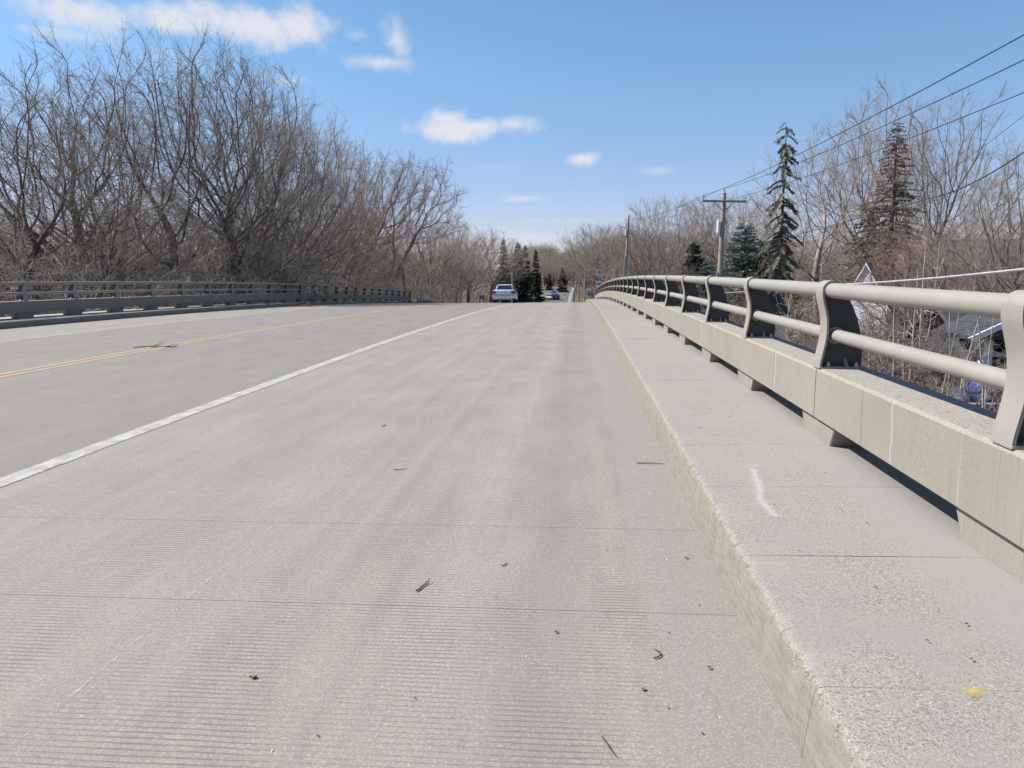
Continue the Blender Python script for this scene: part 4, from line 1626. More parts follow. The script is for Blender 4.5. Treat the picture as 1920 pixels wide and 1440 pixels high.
g_hill = 'bare trees on the far hill'
for i in range(120):
    px = 975 + (i % 30) * 6.4 + rnd.uniform(-3, 3)
    Y = rnd.uniform(290, 390) if i < 30 else rnd.uniform(420, 640)
    ptop = np.interp(px, [985, 1020, 1045, 1070, 1100, 1160], [462, 452, 478, 462, 452, 440]) + rnd.uniform(-3, 22)
    p = at(px, ptop, Y)
    xr = p.x
    if Y < 400 and -17 < p.x < 3:
        continue
    if p.z - gz(p.x, Y) < 6:
        p.z = gz(p.x, Y) + rnd.uniform(8, 14)
    plant(rnd.choice(['oak', 'dome', 'oak_b']), 'bare_tree', 'hazy bare tree on the hill where the road ends', 'tree', p.x, Y, p.z, rot=rnd.uniform(0, 6.28), squash=rnd.uniform(.8, 1.15), group=g_hill)
for i in range(22):
    sidex = rnd.choice([rnd.uniform(-60, -20), rnd.uniform(13, 50)])
    Y = rnd.uniform(170, 340)
    plant(rnd.choice(['oak', 'oak_b', 'vase_b']), 'bare_tree', 'bare tree standing along the far road', 'tree', sidex, Y, gz(sidex, Y) + rnd.uniform(9, 15), rot=rnd.uniform(0, 6.28), squash=1., group='bare trees along the far road')
for i in range(26):
    sidex = rnd.choice([rnd.uniform(-44, -18.5), rnd.uniform(8, 28)])
    Y = rnd.uniform(98, 230)
    plant(rnd.choice(['brush', 'brush_b']), 'bush', 'reddish-brown bare bush along the far road', 'bush', sidex, Y, gz(sidex, Y) + rnd.uniform(2.2, 4.2), rot=rnd.uniform(0, 6.28), squash=1.3, group='bare bushes along the far road')


# ------------------------------------------------------------------ cars
def loft(stations, k=None):
    """stations: list of rings of equal length"""
    b = MB()
    k = len(stations[0])
    V = [p for s in stations for p in s]
    F = [(i * k + j, i * k + (j + 1) % k, (i + 1) * k + (j + 1) % k, (i + 1) * k + j) for i in range(len(stations) - 1) for j in range(k)]
    F += [tuple(range(k))[::-1], tuple((len(stations) - 1) * k + j for j in range(k))]
    return b.add(V, F)


def car_parts():
    """sedan along +y (front at +y), origin on the ground at its middle"""
    P = []
    # y, half width, sill z, bumper-line half width, shoulder z, top z of the lower body
    st = [(-2.36, .70, .38, .76, .66, .80), (-2.33, .78, .30, .84, .66, .90), (-2.22, .82, .25, .88, .68, .97), (-1.9, .84, .24, .90, .70, .99), (-1.35, .85, .24, .905, .72, .97),
          (-.6, .86, .22, .91, .72, .93), (.3, .86, .22, .91, .72, .92), (.95, .86, .22, .91, .70, .91), (1.5, .85, .24, .90, .68, .86), (2.0, .82, .25, .86, .62, .76), (2.25, .74, .30, .78, .56, .66), (2.34, .62, .36, .66, .54, .60)]
    rings = []
    for y, w0, z0, w1, z1, z2 in st:
        half = [(w0 * .86, z0), (w0, z0 + .07), (w1, (z0 + z1) / 2 + .02), (w1, z1), (w1 * .955, z2 - .06), (w1 * .87, z2), (w1 * .45, z2 + .012)]
        ring = [(x, y, z) for x, z in half] + [(-x, y, z) for x, z in half[::-1]]
        rings.append(ring)
    P.append(('body', loft(rings).mesh('body', smooth=True), 'paint', []))
    # greenhouse
    gs = [(-1.62, .74, .955, .70, .965), (-1.45, .76, .94, .66, 1.06), (-.98, .79, .93, .575, 1.36), (-.62, .80, .92, .565, 1.415), (.1, .80, .92, .57, 1.43), (.52, .79, .915, .565, 1.385), (1.12, .77, .905, .66, 1.02), (1.3, .75, .895, .70, .92)]
    rings = []
    for y, w0, z0, w1, z1 in gs:
        half = [(w0, z0 - .04), (w1 + .03, z1 - .05), (w1 - .03, z1), (w1 * .5, z1 + .02)]
        rings.append([(x, y, z) for x, z in half] + [(-x, y, z) for x, z in half[::-1]])
    P.append(('roof', loft(rings).mesh('roof', smooth=True), 'paint', []))
    rw = MB()
    rw.add([(-.60, -1.545, 1.03), (.60, -1.545, 1.03), (.50, -1.03, 1.355), (-.50, -1.03, 1.355)], [(0, 1, 2, 3)])
    rw.add([(-.60, -1.50, 1.02), (.60, -1.50, 1.02), (.50, -1.0, 1.33), (-.50, -1.0, 1.33)], [(3, 2, 1, 0)])
    P.append(('rear_window', rw.mesh('rear_window'), 'window_glass', []))
    ws = MB()
    ws.add([(-.64, 1.17, 1.02), (.64, 1.17, 1.02), (.50, .58, 1.395), (-.50, .58, 1.395)], [(3, 2, 1, 0)])
    ws.add([(-.64, 1.14, 1.0), (.64, 1.14, 1.0), (.50, .55, 1.37), (-.50, .55, 1.37)], [(0, 1, 2, 3)])
    P.append(('windscreen', ws.mesh('windscreen'), 'window_glass', []))
    for sx in (-1, 1):
        sw_ = MB()
        sw_.prism([(-1.2, 1.0), (-.9, 1.31), (-.55, 1.365), (-.48, 1.365), (-.48, .99)], 0, sx * .70, sx * .792)
        sw_.prism([(-.42, .99), (-.42, 1.37), (.1, 1.375), (.5, 1.335), (.92, 1.06), (.92, .98)], 0, sx * .70, sx * .79)
        # tilt the panes inward like the body side
        for i, v in enumerate(sw_.V):
            t = (v[2] - .98) / .4
            sw_.V[i] = (v[0] - sx * .17 * t + sx * .02, v[1], v[2])
        P.append(('side_window', sw_.mesh('side_window'), 'window_glass', []))
        tl = MB()
        tl.add([(sx * .925, -2.05, .68), (sx * .915, -2.05, .93), (sx * .58, -2.385, .90), (sx * .58, -2.39, .70), (sx * .88, -2.375, .68), (sx * .86, -2.36, .92)],
               [(0, 1, 5, 4), (4, 5, 2, 3), (0, 4, 3), (1, 2, 5)])
        P.append(('tail_light', tl.mesh('tail_light'), 'tail_red', []))
        hl = MB()
        hl.add([(sx * .80, 2.10, .58), (sx * .80, 2.08, .72), (sx * .46, 2.33, .70), (sx * .46, 2.36, .58), (sx * .72, 2.30, .57), (sx * .72, 2.27, .72)],
               [(0, 1, 5, 4), (4, 5, 2, 3), (0, 4, 3), (1, 2, 5)])
        P.append(('headlight', hl.mesh('headlight'), 'lamp_clear', []))
        mi = MB()
        mi.box((sx * .86 - .02, .72, .96), (sx * .86 + .02 + sx * .12, .84, 1.08))
        P.append(('mirror', mi.mesh('mirror', bevel=.02), 'black_plastic', []))
        for wy in (-1.42, 1.42):
            w = MB()
            xs_ = [sx * .66, sx * .68, sx * .86, sx * .88]
            k = 20
            V = []
            for x, r in zip(xs_, (.29, .315, .315, .29)):
                V += [(x, wy + r * math.cos(2 * math.pi * j / k), .315 + r * math.sin(2 * math.pi * j / k)) for j in range(k)]
            w.add(V, [(i * k + j, i * k + (j + 1) % k, (i + 1) * k + (j + 1) % k, (i + 1) * k + j) for i in range(3) for j in range(k)] + [tuple(range(k)), tuple(3 * k + j for j in range(k))])
            rim = MB()
            rim.tube([(sx * .80, wy, .315), (sx * .885, wy, .315)], .2, 14)
            P.append(('wheel', w.mesh('wheel'), 'tyre_rubber', [('rim', rim.mesh('rim'), 'rim_alloy')]))
    bs = MB()
    bs.box((-.80, -2.395, .585), (.80, -2.34, .62))
    P.append(('bumper_strip', bs.mesh('bumper_strip'), 'black_plastic', []))
    bp = MB()
    bp.add([(-.83, -2.36, .36), (.83, -2.36, .36), (.85, -2.38, .57), (-.85, -2.38, .57), (-.80, -2.25, .36), (.80, -2.25, .36), (.86, -2.2, .57), (-.86, -2.2, .57)],
           [(0, 1, 2, 3), (4, 7, 6, 5), (0, 4, 5, 1), (1, 5, 6, 2), (2, 6, 7, 3), (3, 7, 4, 0)])
    P.append(('bumper', bp.mesh('bumper', bevel=.03, seg=2), 'paint', []))
    pl = MB()
    pl.box((-.22, -2.41, .70), (.22, -2.355, .84))
    pb = MB()
    pb.box((-.22, -2.415, .80), (.22, -2.412, .84))
    P.append(('number_plate', pl.mesh('number_plate'), 'plate_white', [('plate_band', pb.mesh('plate_band'), 'plate_blue')]))
    ub = MB()
    ub.box((-.70, -2.2, .2), (.70, 2.1, .34))
    P.append(('underbody', ub.mesh('underbody'), 'black_plastic', []))
    ex = MB()
    ex.tube([(-.45, -2.34, .27), (-.45, -1.8, .27)], .035, 8)
    P.append(('exhaust', ex.mesh('exhaust'), 'dull_steel', []))
    return P


CARP = car_parts()
CARM = {}


def car(name, label, x, y, z, rot, paint_, cat='car', group='cars on the road beyond the bridge', scale=1.0, hs=1.0):
    o = empty(name, (x, y, z), rot)
    o.scale = (scale, scale, scale * hs)
    for nm, me, mt, subs in CARP:
        if mt == 'paint':
            key = (nm, paint_)
            if key not in CARM:
                m2 = me.copy()
                m2.materials.clear()
                m2.materials.append(MATS[paint_])
                CARM[key] = m2
            c = link(nm, CARM[key], None, o)
        else:
            if not me.materials:
                me.materials.append(MATS[mt])
            c = link(nm, me, None, o)
        for sn, sme, smt in subs:
            if not sme.materials:
                sme.materials.append(MATS[smt])
            link(sn, sme, None, c)
    return tag(o, label, cat, group)


Yc = 58.5
pc = at(941, 560, Yc)
car('sedan_car', 'silver sedan driving away, cresting the bridge in the right lane', pc.x + .05, Yc + 2.4, zc(Yc + 2.4) + road_dz(pc.x) + .01, (math.atan(slope(Yc + 2)), 0, .03), 'silver_paint')


def far_car(px, py, Y, rot, paint_, label, name='sedan_car', hs=1.0, dz=None):
    p = at(px, py, Y)
    z = zc(Y) - .1 if -14.6 < p.x < -2.6 else gz(p.x, Y)
    car(name, label, p.x, Y, z, (math.atan(slope(Y)) * (1 if abs(rot) < 1 else -1), 0, rot), paint_, group='cars on the road beyond the bridge', hs=hs)


far_car(1059, 541, 268, math.pi, 'white_car_paint', 'white car coming towards the bridge, farthest up the road')
far_car(1038, 549, 229, math.pi, 'blue_car_paint', 'dark blue car coming towards the bridge')
far_car(1029, 560, 205, math.pi, 'pale_car_paint', 'pale gold car with bright headlights, nearest of the oncoming cars')
far_car(1043, 563, 206, 0, 'dark_car_paint', 'low black car just showing over the crest of the bridge')
far_car(976, 556, 182, 1.35, 'dark_car_paint', 'dark navy sedan parked side-on under the dark spruces')
far_car(1008, 552, 196, 1.4, 'pale_car_paint', 'beige car parked side-on below the dark spruces', name='parked_car', hs=1.05)
far_car(1000, 548, 206, 1.2, 'white_car_paint', 'white car parked behind the beige car', name='parked_car', hs=1.15)

# ------------------------------------------------------------------ utility poles and wires
def pole(x, y, ztop, r0, mat, label, arm=None, lean=(0, 0), gear=True, group='utility poles along the right side of the road'):
    zb = gz(x, y) - .3
    o = empty('utility_pole', (x, y, zb))
    h = ztop - zb
    o.rotation_euler = (lean[1], lean[0], 0)
    p = MB()
    p.tube([(0, 0, 0), (0, 0, h * .5), (0, 0, h)], [r0 * 1.2, r0, r0 * .78], 12)
    p.obj('pole', mat, o, smooth=False)
    if arm:
        a_ = MB()
        a_.box((-arm / 2, -.20, h - .52), (arm / 2, -.09, h - .40))
        a_.obj('crossarm', mat, o, bevel=.01)
        for s in (-1, 1):
            br = MB()
            br.tube([(s * .55, -.14, h - .52), (s * .08, -.12, h - .95)], .022, 6)
            br.obj('brace', 'dull_steel', o)
            ins = MB()
            ins.tube([(s * arm * .47, -.145, h - .40), (s * arm * .47, -.145, h - .30), (s * arm * .47, -.145, h - .28), (s * arm * .47, -.145, h - .2)], [.02, .02, .06, .045], 8)
            ins.obj('insulator', 'porcelain', o)
        ins = MB()
        ins.tube([(0, 0, h), (0, 0, h + .1), (0, 0, h + .12), (0, 0, h + .2)], [.02, .02, .06, .045], 8)
        ins.obj('insulator', 'porcelain', o)
    if gear:
        g = MB()
        g.tube([(-r0 - .09, -.08, h * .79), (-r0 - .09, -.08, h * .79 + .62)], .085, 10)
        g.tube([(-r0 - .09, -.08, h * .79 + .62), (-r0 - .09, -.08, h * .79 + .75)], [.05, .03], 8)
        g.obj('cutout_can', 'white_enamel', o)
        c = MB()
        c.tube([(-r0 * 1.15, -.07, .4), (-r0 * 1.05, -.07, h * .58)], .055, 8)
        c.obj('conduit', 'galvanised', o)
    return tag(o, label, 'utility pole', group)


pa = at(1351, 362, 45)
pole(pa.x, 45, pa.z, .155, 'weathered_pole', 'grey utility pole with wooden crossarm, nearest pole on the right', arm=2.44, lean=(.02, 0))
pb_ = at(1171, 404, 96)
pole(pb_.x, 96, pb_.z, .15, 'weathered_pole', 'plain leaning utility pole behind the curve of the railing', lean=(.045, 0))
p3 = at(1123, 470, 150)
pole(p3.x, 150, p3.z, .15, 'weathered_pole', 'utility pole with white can just above the no-parking sign')
for px, py, Y, mt, lab in [(1097, 488, 175, 'weathered_pole', 'bright grey utility pole left of the blue sign'),
                           (1086, 496, 190, 'reddish_pole', 'reddish-based utility pole, middle of the three far poles'),
                           (1081, 501, 235, 'weathered_pole', 'far thin utility pole with short crossarm, leftmost of the far poles')]:
    p = at(px, py, Y)
    pole(p.x, Y, p.z, .15, mt, lab, arm=1.8 if Y > 200 else None, gear=False)


def wire(name, pts, r, mat, label, group=None, sag=0., n=24):
    b = MB()
    P = []
    for (a, c) in zip(pts, pts[1:]):
        a, c = Vector(a), Vector(c)
        for i in range(n):
            t = i / n
            p = a.lerp(c, t)
            p.z -= sag * 4 * t * (1 - t)
            P.append(p)
    P.append(Vector(pts[-1]))
    b.tube(P, r, 6)
    return tag(b.obj(name, mat, None, smooth=True), label, 'cable', group)


gw = 'power lines from the pole with crossarm'
for dx, z0, px, py, lab in [(-1.15, pa.z - .2, 1920, 10, 'upper of the three power lines running to the top right corner'),
                            (0, pa.z + .2, 1920, 66, 'middle of the three power lines running to the top right corner'),
                            (1.15, pa.z - .2, 1920, 137, 'lower of the three power lines running to the top right corner')]:
    x = pa.x + dx
    Yn = FPX * x / (px - 1084.3)
    q = at(px, py, Yn)
    A = Vector((x, 45, z0))
    # parabola through the pole top, the seen point and a pole behind the camera at the same height
    Yb = -24.0
    D = 45 - Yb
    t = (45 - Yn) / D
    sag = (z0 - q.z) / (4 * t * (1 - t))
    wire('power_line', [A, (x, Yb, z0)], .011, 'wire_black', lab, gw, sag, 48)
    nx_ = pb_.x + dx * .2
    wire('power_line', [A, (nx_, 96, pb_.z - .3 + abs(dx) * -.15)], .010, 'wire_black',
         {-1.15: 'thin line from the left crossarm end on to the leaning pole', 0: 'thin line from the pole top on to the leaning pole', 1.15: 'thin line from the right crossarm end on to the leaning pole'}[dx], gw, .5)
q1, q2 = at(1742, 372, 19), at(1920, 285, 15)
wire('service_cable', [(pa.x, 44.9, pa.z - 3.2), q1, q2, q2 + (q2 - q1) * 2.2], .012, 'wire_black', 'dark cable sloping up to the right border through the bare trees', None, .12)
q1, q2 = at(1700, 372, 33), at(1920, 216, 27)
wire('service_cable', [(pa.x + .1, 45, pa.z - 1.4), q1, q2, q2 + (q2 - q1) * 1.5], .008, 'wire_black', 'faint thin cable above the dark sloping cable at the right border', None, .1)
q1, q2 = at(1560, 534, 17.6), at(1920, 505, 10.2)
wire('support_cable', [at(1352, 549, 44.8), q1, q2, q2 + (q2 - q1) * 1.2], .021, 'cable_grey', 'thick pale grey cable passing just above the right railing', None, .03)

# ------------------------------------------------------------------ signs and posts
def sign_post(x, y, zt, zb, r=.03):
    b = MB()
    b.box((x - r, y + .02, zb), (x + r, y + .02 + 2 * r, zt))
    return b


def disc(cx, cz, r, y0, y1, k=28, r_in=None):
    b = MB()
    pts = [(cx + r * math.cos(2 * math.pi * j / k), cz + r * math.sin(2 * math.pi * j / k)) for j in range(k)]
    if r_in is None:
        return b.prism(pts, 1, y0, y1)
    V = []
    for yv, rr in ((y0, r_in), (y0, r), (y1, r), (y1, r_in)):
        V += [(cx + rr * math.cos(2 * math.pi * j / k), yv, cz + rr * math.sin(2 * math.pi * j / k)) for j in range(k)]
    return b.add(V, [(i * k + j, i * k + (j + 1) % k, ((i + 1) % 4) * k + (j + 1) % k, ((i + 1) % 4) * k + j) for i in range(4) for j in range(k)])


Ys = 90.0
p = at(1123.5, 512, Ys)
s1 = empty('no_parking_sign', (p.x, Ys, gz(p.x, Ys)))
h = p.z - s1.location.z
b = MB(); b.box((-.30, -.012, h - .38), (.30, 0, h + .38)); b.obj('panel', 'sign_white', s1, bevel=.004)
b = disc(0, h + .08, .215, -.02, -.013, r_in=.165); b.obj('ring', 'sign_black', s1)
b = MB()
b.box((-.075, -.018, h - .05), (-.03, -.013, h + .21)); b.box((-.03, -.018, h + .165), (.06, -.013, h + .21)); b.box((-.03, -.018, h + .06), (.06, -.013, h + .10)); b.box((.045, -.018, h + .10), (.085, -.013, h + .165))
b.obj('letter', 'sign_black', s1)
b = MB(); b.box((-.19, -.024, -.022), (.19, -.019, .022), Matrix.Translation((0, 0, h + .08)) @ Matrix.Rotation(R(45), 4, 'Y')); b.obj('slash', 'sign_black', s1)
b = MB(); b.box((-.20, -.018, h - .29), (.20, -.013, h - .24)); b.obj('arrow', 'sign_black', s1)
b = MB(); b.box((-.03, .004, 0), (.03, .06, h + .4)); b.obj('post', 'galvanised', s1)
tag(s1, 'white rectangular no-parking sign with circled P above the round-topped sign', 'sign')
p = at(1124, 535, Ys - .1)
s2 = empty('emblem_sign', (p.x, Ys - .1, gz(p.x, Ys)))
h = p.z - s2.location.z
b = MB()
pts = [(.46 * math.cos(R(a_)), h + .05 + .46 * math.sin(R(a_))) for a_ in range(0, 181, 10)] + [(-.46, h - .75), (.46, h - .75)]
b.prism(pts, 1, -.012, 0); b.obj('panel', 'sign_white', s2)
b = MB()
for poly in ([(-.30, .24), (-.16, .30), (-.02, .16), (.10, .06), (.28, .02), (.36, -.06), (.24, -.07), (.12, -.10), (-.02, -.02), (-.10, .06)],
             [(-.02, .16), (.10, .25), (.22, .22), (.14, .12), (.10, .06)], [(-.02, -.02), (-.02, -.16), (-.10, -.26), (-.13, -.20), (-.09, -.1), (-.10, .06)], [(.12, -.10), (.18, -.24), (.30, -.28), (.24, -.16), (.24, -.07)]):
    b.prism([(x, h + z) for x, z in poly], 1, -.02, -.013)
b.obj('emblem', 'sign_navy', s2)
b = MB(); b.box((-.30, -.02, h - .62), (.05, -.013, h - .55)); b.obj('text_bar', 'sign_black', s2)
b = MB(); b.box((-.03, .004, 0), (.03, .06, h - .5)); b.obj('post', 'galvanised', s2)
tag(s2, 'white round-topped sign with dark blue winged emblem at the railing end', 'sign')
p = at(1107, 549, 128)
s3 = empty('blue_sign', (p.x, 128, gz(p.x, 128)))
h = p.z - s3.location.z
b = MB(); b.box((-.40, -.012, h - .36), (.40, 0, h + .36)); b.obj('panel', 'sign_blue', s3, bevel=.004)
b = MB()
for zz, w in ((.17, .26), (.0, .30), (-.17, .2)):
    b.box((-w, -.016, h + zz - .02), (w, -.0125, h + zz + .02))
b.obj('text_bar', 'sign_white', s3)
for sx in (-.32, .32):
    b = MB(); b.box((sx - .03, .004, 0), (sx + .03, .06, h + .2)); b.obj('post', 'galvanised', s3)
tag(s3, 'small blue roadside panel on two posts beyond the right railing', 'sign')
p = at(1114.5, 549, 91)
b = MB(); b.box((p.x - .05, 91, gz(p.x, 91)), (p.x + .05, 91.04, p.z + .3))
tag(b.obj('marker_post', 'sign_white', None, bevel=.01), 'slim white marker post at the end of the right railing', 'post')
# grey sign seen from behind at the end of the left railing
p = at(760, 503, 92)
s4 = empty('sign_back', (p.x, 92, gz(p.x, 92)))
h = p.z - s4.location.z
b = MB(); b.box((-.30, -.012, h - 2.0), (.16, .012, h)); b.obj('panel', 'dull_steel', s4)
b = MB(); b.box((.0, -.10, 0), (.10, -.02, h + .02)); b.obj('post', 'wire_black', s4)
s4.rotation_euler = (0, -.07, .5)
tag(s4, 'tall narrow grey sign seen from behind at the end of the left railing', 'sign')
p = at(834, 533, 108)
s5 = empty('sign_back', (p.x, 108, gz(p.x, 108)))
h = p.z - s5.location.z
b = MB(); b.box((-.28, -.012, h - 1.2), (.28, .012, h)); b.obj('panel', 'galvanised', s5)
b = MB(); b.box((-.36, -.08, 0), (-.29, -.02, h - .1)); b.obj('post', 'wire_black', s5)
tag(s5, 'pale grey sign back on dark post among stems right of the guardrail', 'sign')
p = at(960.5, 511, 120)
b = MB(); b.tube([(p.x, 120, gz(p.x, 120)), (p.x, 120, p.z)], [.13, .1], 10)
tag(b.obj('pale_post', 'pale_bark', None), 'pale wooden pole standing behind the silver car roof', 'pole')
p = at(353, 523, 42)
s6 = empty('small_sign', (p.x, 42, gz(p.x, 42)))
h = p.z - s6.location.z
b = MB(); b.box((-.11, -.012, h - .16), (.11, 0, h + .16)); b.obj('panel', 'sign_white', s6)
b = MB(); b.box((-.02, .003, 0), (.02, .04, h + .1)); b.obj('post', 'galvanised', s6)
tag(s6, 'small white panel on a thin post just above the left railing', 'sign')
p = at(1001, 556, 176)
s7 = empty('white_marker', (p.x, 176, gz(p.x, 176)))
h = max(p.z - s7.location.z, .9)
b = MB(); b.box((-.06, -.03, 0), (.06, .03, h + .45)); b.obj('post', 'sign_white', s7)
b = MB(); b.box((-.52, -.05, h - .35), (.52, -.032, h - .12)); b.obj('board', 'sign_white', s7)
tag(s7, 'white T-shaped marker in front of the parked cars', 'marker')
p = at(903.5, 557, 112)
s8 = empty('utility_box', (p.x, 112, gz(p.x, 112)))
h = p.z - s8.location.z
b = MB(); b.box((-.28, -.15, h - .25), (.28, .15, h + .25)); b.obj('box', 'dull_steel', s8, bevel=.02)
for sx in (-.3, .3):
    b = MB(); b.box((sx - .05, -.05, 0), (sx + .05, .05, h + .28)); b.obj('leg', 'wire_black', s8)
tag(s8, 'small dark box on two legs at the roadside left of the silver car', 'box')

# guardrail past the left railing
gr = empty('guardrail', (-18.6, 88.6, 0))
wpr = [(0, -.155), (.03, -.12), (.07, -.10), (.07, -.06), (.02, -.02), (.02, .02), (.07, .06), (.07, .10), (.03, .12), (0, .155)]
b = MB()
ys_ = [0, 3, 6, 9, 12, 15, 18, 21, 24]
V = []
for yv in ys_:
    yy_ = 88.6 + yv
    xo = -.004 * yv * yv
    for th in (0, -.006):
        V += [(x + th + xo, yv, zc(yy_) + .33 - .006 * yv + z) for x, z in (wpr if th == 0 else wpr[::-1])]
k = 20
b.add(V, [(i * k + j, i * k + (j + 1) % k, (i + 1) * k + (j + 1) % k, (i + 1) * k + j) for i in range(len(ys_) - 1) for j in range(k)] + [tuple(range(k))[::-1], tuple((len(ys_) - 1) * k + j for j in range(k))])
b.obj('rail', 'galvanised', gr)
for yv in np.arange(.5, 24, 1.95):
    b = MB()
    xo = -.004 * yv * yv
    zt = zc(88.6 + yv) + .48 - .006 * yv
    b.box((xo - .20, yv - .08, zt - 1.5), (xo - .02, yv + .08, zt))
    b.obj('post', 'timber_grey', gr)
tag(gr, 'steel guardrail sloping down from the end of the left railing', 'guardrail')


# ------------------------------------------------------------------ houses and yards on the right
def gable_house(name, label, cx, cy, w, d, z0, zeave, zridge, axis, wall_m, roof_m, rot=0., over=.35, windows=(), group=None, courses=12, trim='white_enamel'):
    """axis 'x': ridge along x.  Built round its own centre"""
    o = empty(name, (cx, cy, z0), (0, 0, rot))
    he, hr = zeave - z0, zridge - z0
    b = MB()
    x0, x1, y0, y1 = -w / 2, w / 2, -d / 2, d / 2
    if axis == 'x':
        b.prism([(y0, 0), (y1, 0), (y1, he), (0, hr - .06), (y0, he)], 0, x0, x1)
    else:
        b.prism([(x0, 0), (x1, 0), (x1, he), (0, hr - .06), (x0, he)], 1, y0, y1)
    b.obj('wall', wall_m, o)
    half = (d if axis == 'x' else w) / 2
    run = (w if axis == 'x' else d) / 2 + over
    sl = (hr - he) / half
    rb = MB()
    for s in (-1, 1):
        for i in range(courses):
            a0 = (half + over) * (1 - i / courses)
            a1 = (half + over) * (1 - (i + 1) / courses) - .04
            za, zb_ = hr - a0 * sl + .05, hr - max(a1, 0) * sl + .02
            P = [(s * a0, za - .025), (s * max(a1, 0), zb_), (s * max(a1, 0), zb_ - .05), (s * a0, za - .07)]
            if axis == 'x':
                rb.prism(P, 0, -run, run)
            else:
                rb.prism(P, 1, -run, run)
    r_ = rb.obj('roof', roof_m, o)
    for s in (-1, 1):
        g = MB()
        a0 = half + over + .03
        za = hr - a0 * sl
        P = [(s * a0, za - .13), (s * (a0 + .11), za - .13), (s * (a0 + .11), za + .0), (s * a0, za + .0)]
        g.prism(P, 0 if axis == 'x' else 1, -run, run)
        g.obj('gutter', 'white_enamel', r_)
        f = MB()
        for s2 in (-1, 1):
            P = [(s2 * a0, za - .1), (0, hr - .12), (0, hr + .04), (s2 * a0, za + .04)]
            f.prism(P, 0 if axis == 'x' else 1, s * (run + .002), s * (run + .03))
        f.obj('bargeboard', trim, r_)
    for face, u, zz, ww, hh in windows:
        fr = MB()
        gl = MB()
        if face == 'front':
            fr.box((u - ww / 2 - .07, y0 - .05, zz - .07), (u + ww / 2 + .07, y0 + .02, zz + hh + .07))
            gl.box((u - ww / 2, y0 - .065, zz), (u + ww / 2, y0 - .052, zz + hh))
        else:
            fr.box((x0 - .05, u - ww / 2 - .07, zz - .07), (x0 + .02, u + ww / 2 + .07, zz + hh + .07))
            gl.box((x0 - .065, u - ww / 2, zz), (x0 - .052, u + ww / 2, zz + hh))
        wf = fr.obj('window', 'white_enamel', o)
        gl.obj('pane', 'window_glass', wf)
    return tag(o, label, 'house' if w > 4 else 'shed', group)


# near house: dark shingled roof below the railing pipes, eave towards us
zg = -3.8
pe = at(1790, 648, 26.4)
pr = at(1760, 578, 29.2)
h1 = gable_house('house', 'low house with big dark shingle roof seen between the railing pipes', 13.3 + 5.1, 29.2, 10.2, 4.7, zg, pe.z + .05, pr.z + .2, 'x', 'grey_siding', 'dark_shingle', .0, .45,
                 [('front', -4, 1.0, 1.2, 1.1), ('front', -1, .9, 1.4, 1.2), ('front', 3.5, .9, 1.2, 1.2)], courses=22, trim='grey_siding')
# porch with white corner posts at its right end
pp = at(1848, 660, 24.9)
o = empty('porch', (pp.x, 24.9, zg))
zt = at(1850, 622, 24.9).z - zg
for dx in (0, 2.6):
    b = MB(); b.box((dx - .14, -.14, 0), (dx + .14, .14, zt)); b.obj('post', 'white_enamel', o, bevel=.01)
b = MB(); b.prism([(-.7, zt - .1), (1.5, zt + .95), (3.7, zt - .1), (3.7, zt - .22), (-.7, zt - .22)], 1, -.5, 2.2); b.obj('roof', 'dark_shingle', o)
b = MB(); b.prism([(-.8, zt - .16), (1.5, zt + .98), (1.5, zt + .80), (-.62, zt - .26)], 1, -.58, -.503); b.prism([(3.8, zt - .16), (1.5, zt + .98), (1.5, zt + .80), (3.62, zt - .26)], 1, -.58, -.503); b.obj('bargeboard', 'white_enamel', o)
b = MB(); b.box((-.1, -.05, .85), (2.7, .05, .95)); b.obj('railing', 'white_enamel', o)
tag(o, 'small porch with white corner posts beside the nearest railing post', 'porch')
# house behind with long white gutter and blue-black roof
pe2 = at(1840, 546, 48)
pr2 = at(1880, 458, 54)
gable_house('house', 'far house with long white gutter and blue-black roof at the right border', 31.2, 55.5, 13, 13, zg + .6, pe2.z, pr2.z + .4, 'x', 'tan_siding', 'blue_metal_roof', -.05, .5,
            [('front', -5, 1.6, 1.4, 1.3), ('front', 0, 1.6, 1.4, 1.3), ('front', 4, 1.6, 1.4, 1.3)], courses=14, trim='tan_siding')
# steep white gables
pg = at(1634, 493, 43)
gz0 = gz(pg.x, 43)
gw_ = 2.3
gable_house('gable_house', 'narrow steep white gable end half hidden by bare trees', pg.x + .5, 44.1, gw_, 2.4, gz0, at(1635, 560, 43).z - .3, pg.z, 'y', 'white_siding', 'dark_shingle', -.62, .08, [('front', 0, 1.4, .9, 1.2)])
pg = at(1456, 552, 40)
gable_house('white_shed', 'small white steep-gabled shed seen under the railing pipe', pg.x, 41.2, 1.15, 2.4, gz(pg.x, 41), at(1456, 588, 40).z, pg.z, 'y', 'white_siding', 'dark_shingle', -.6, .05)
pg = at(1413, 513, 70)
gable_house('white_garage', 'pale grey garage peeping over the railing left of the ragged spruce', pg.x + .9, 73, 3.4, 4, gz(pg.x, 72), at(1413, 524, 70).z, pg.z, 'x', 'white_siding', 'galvanised', .1, .12)

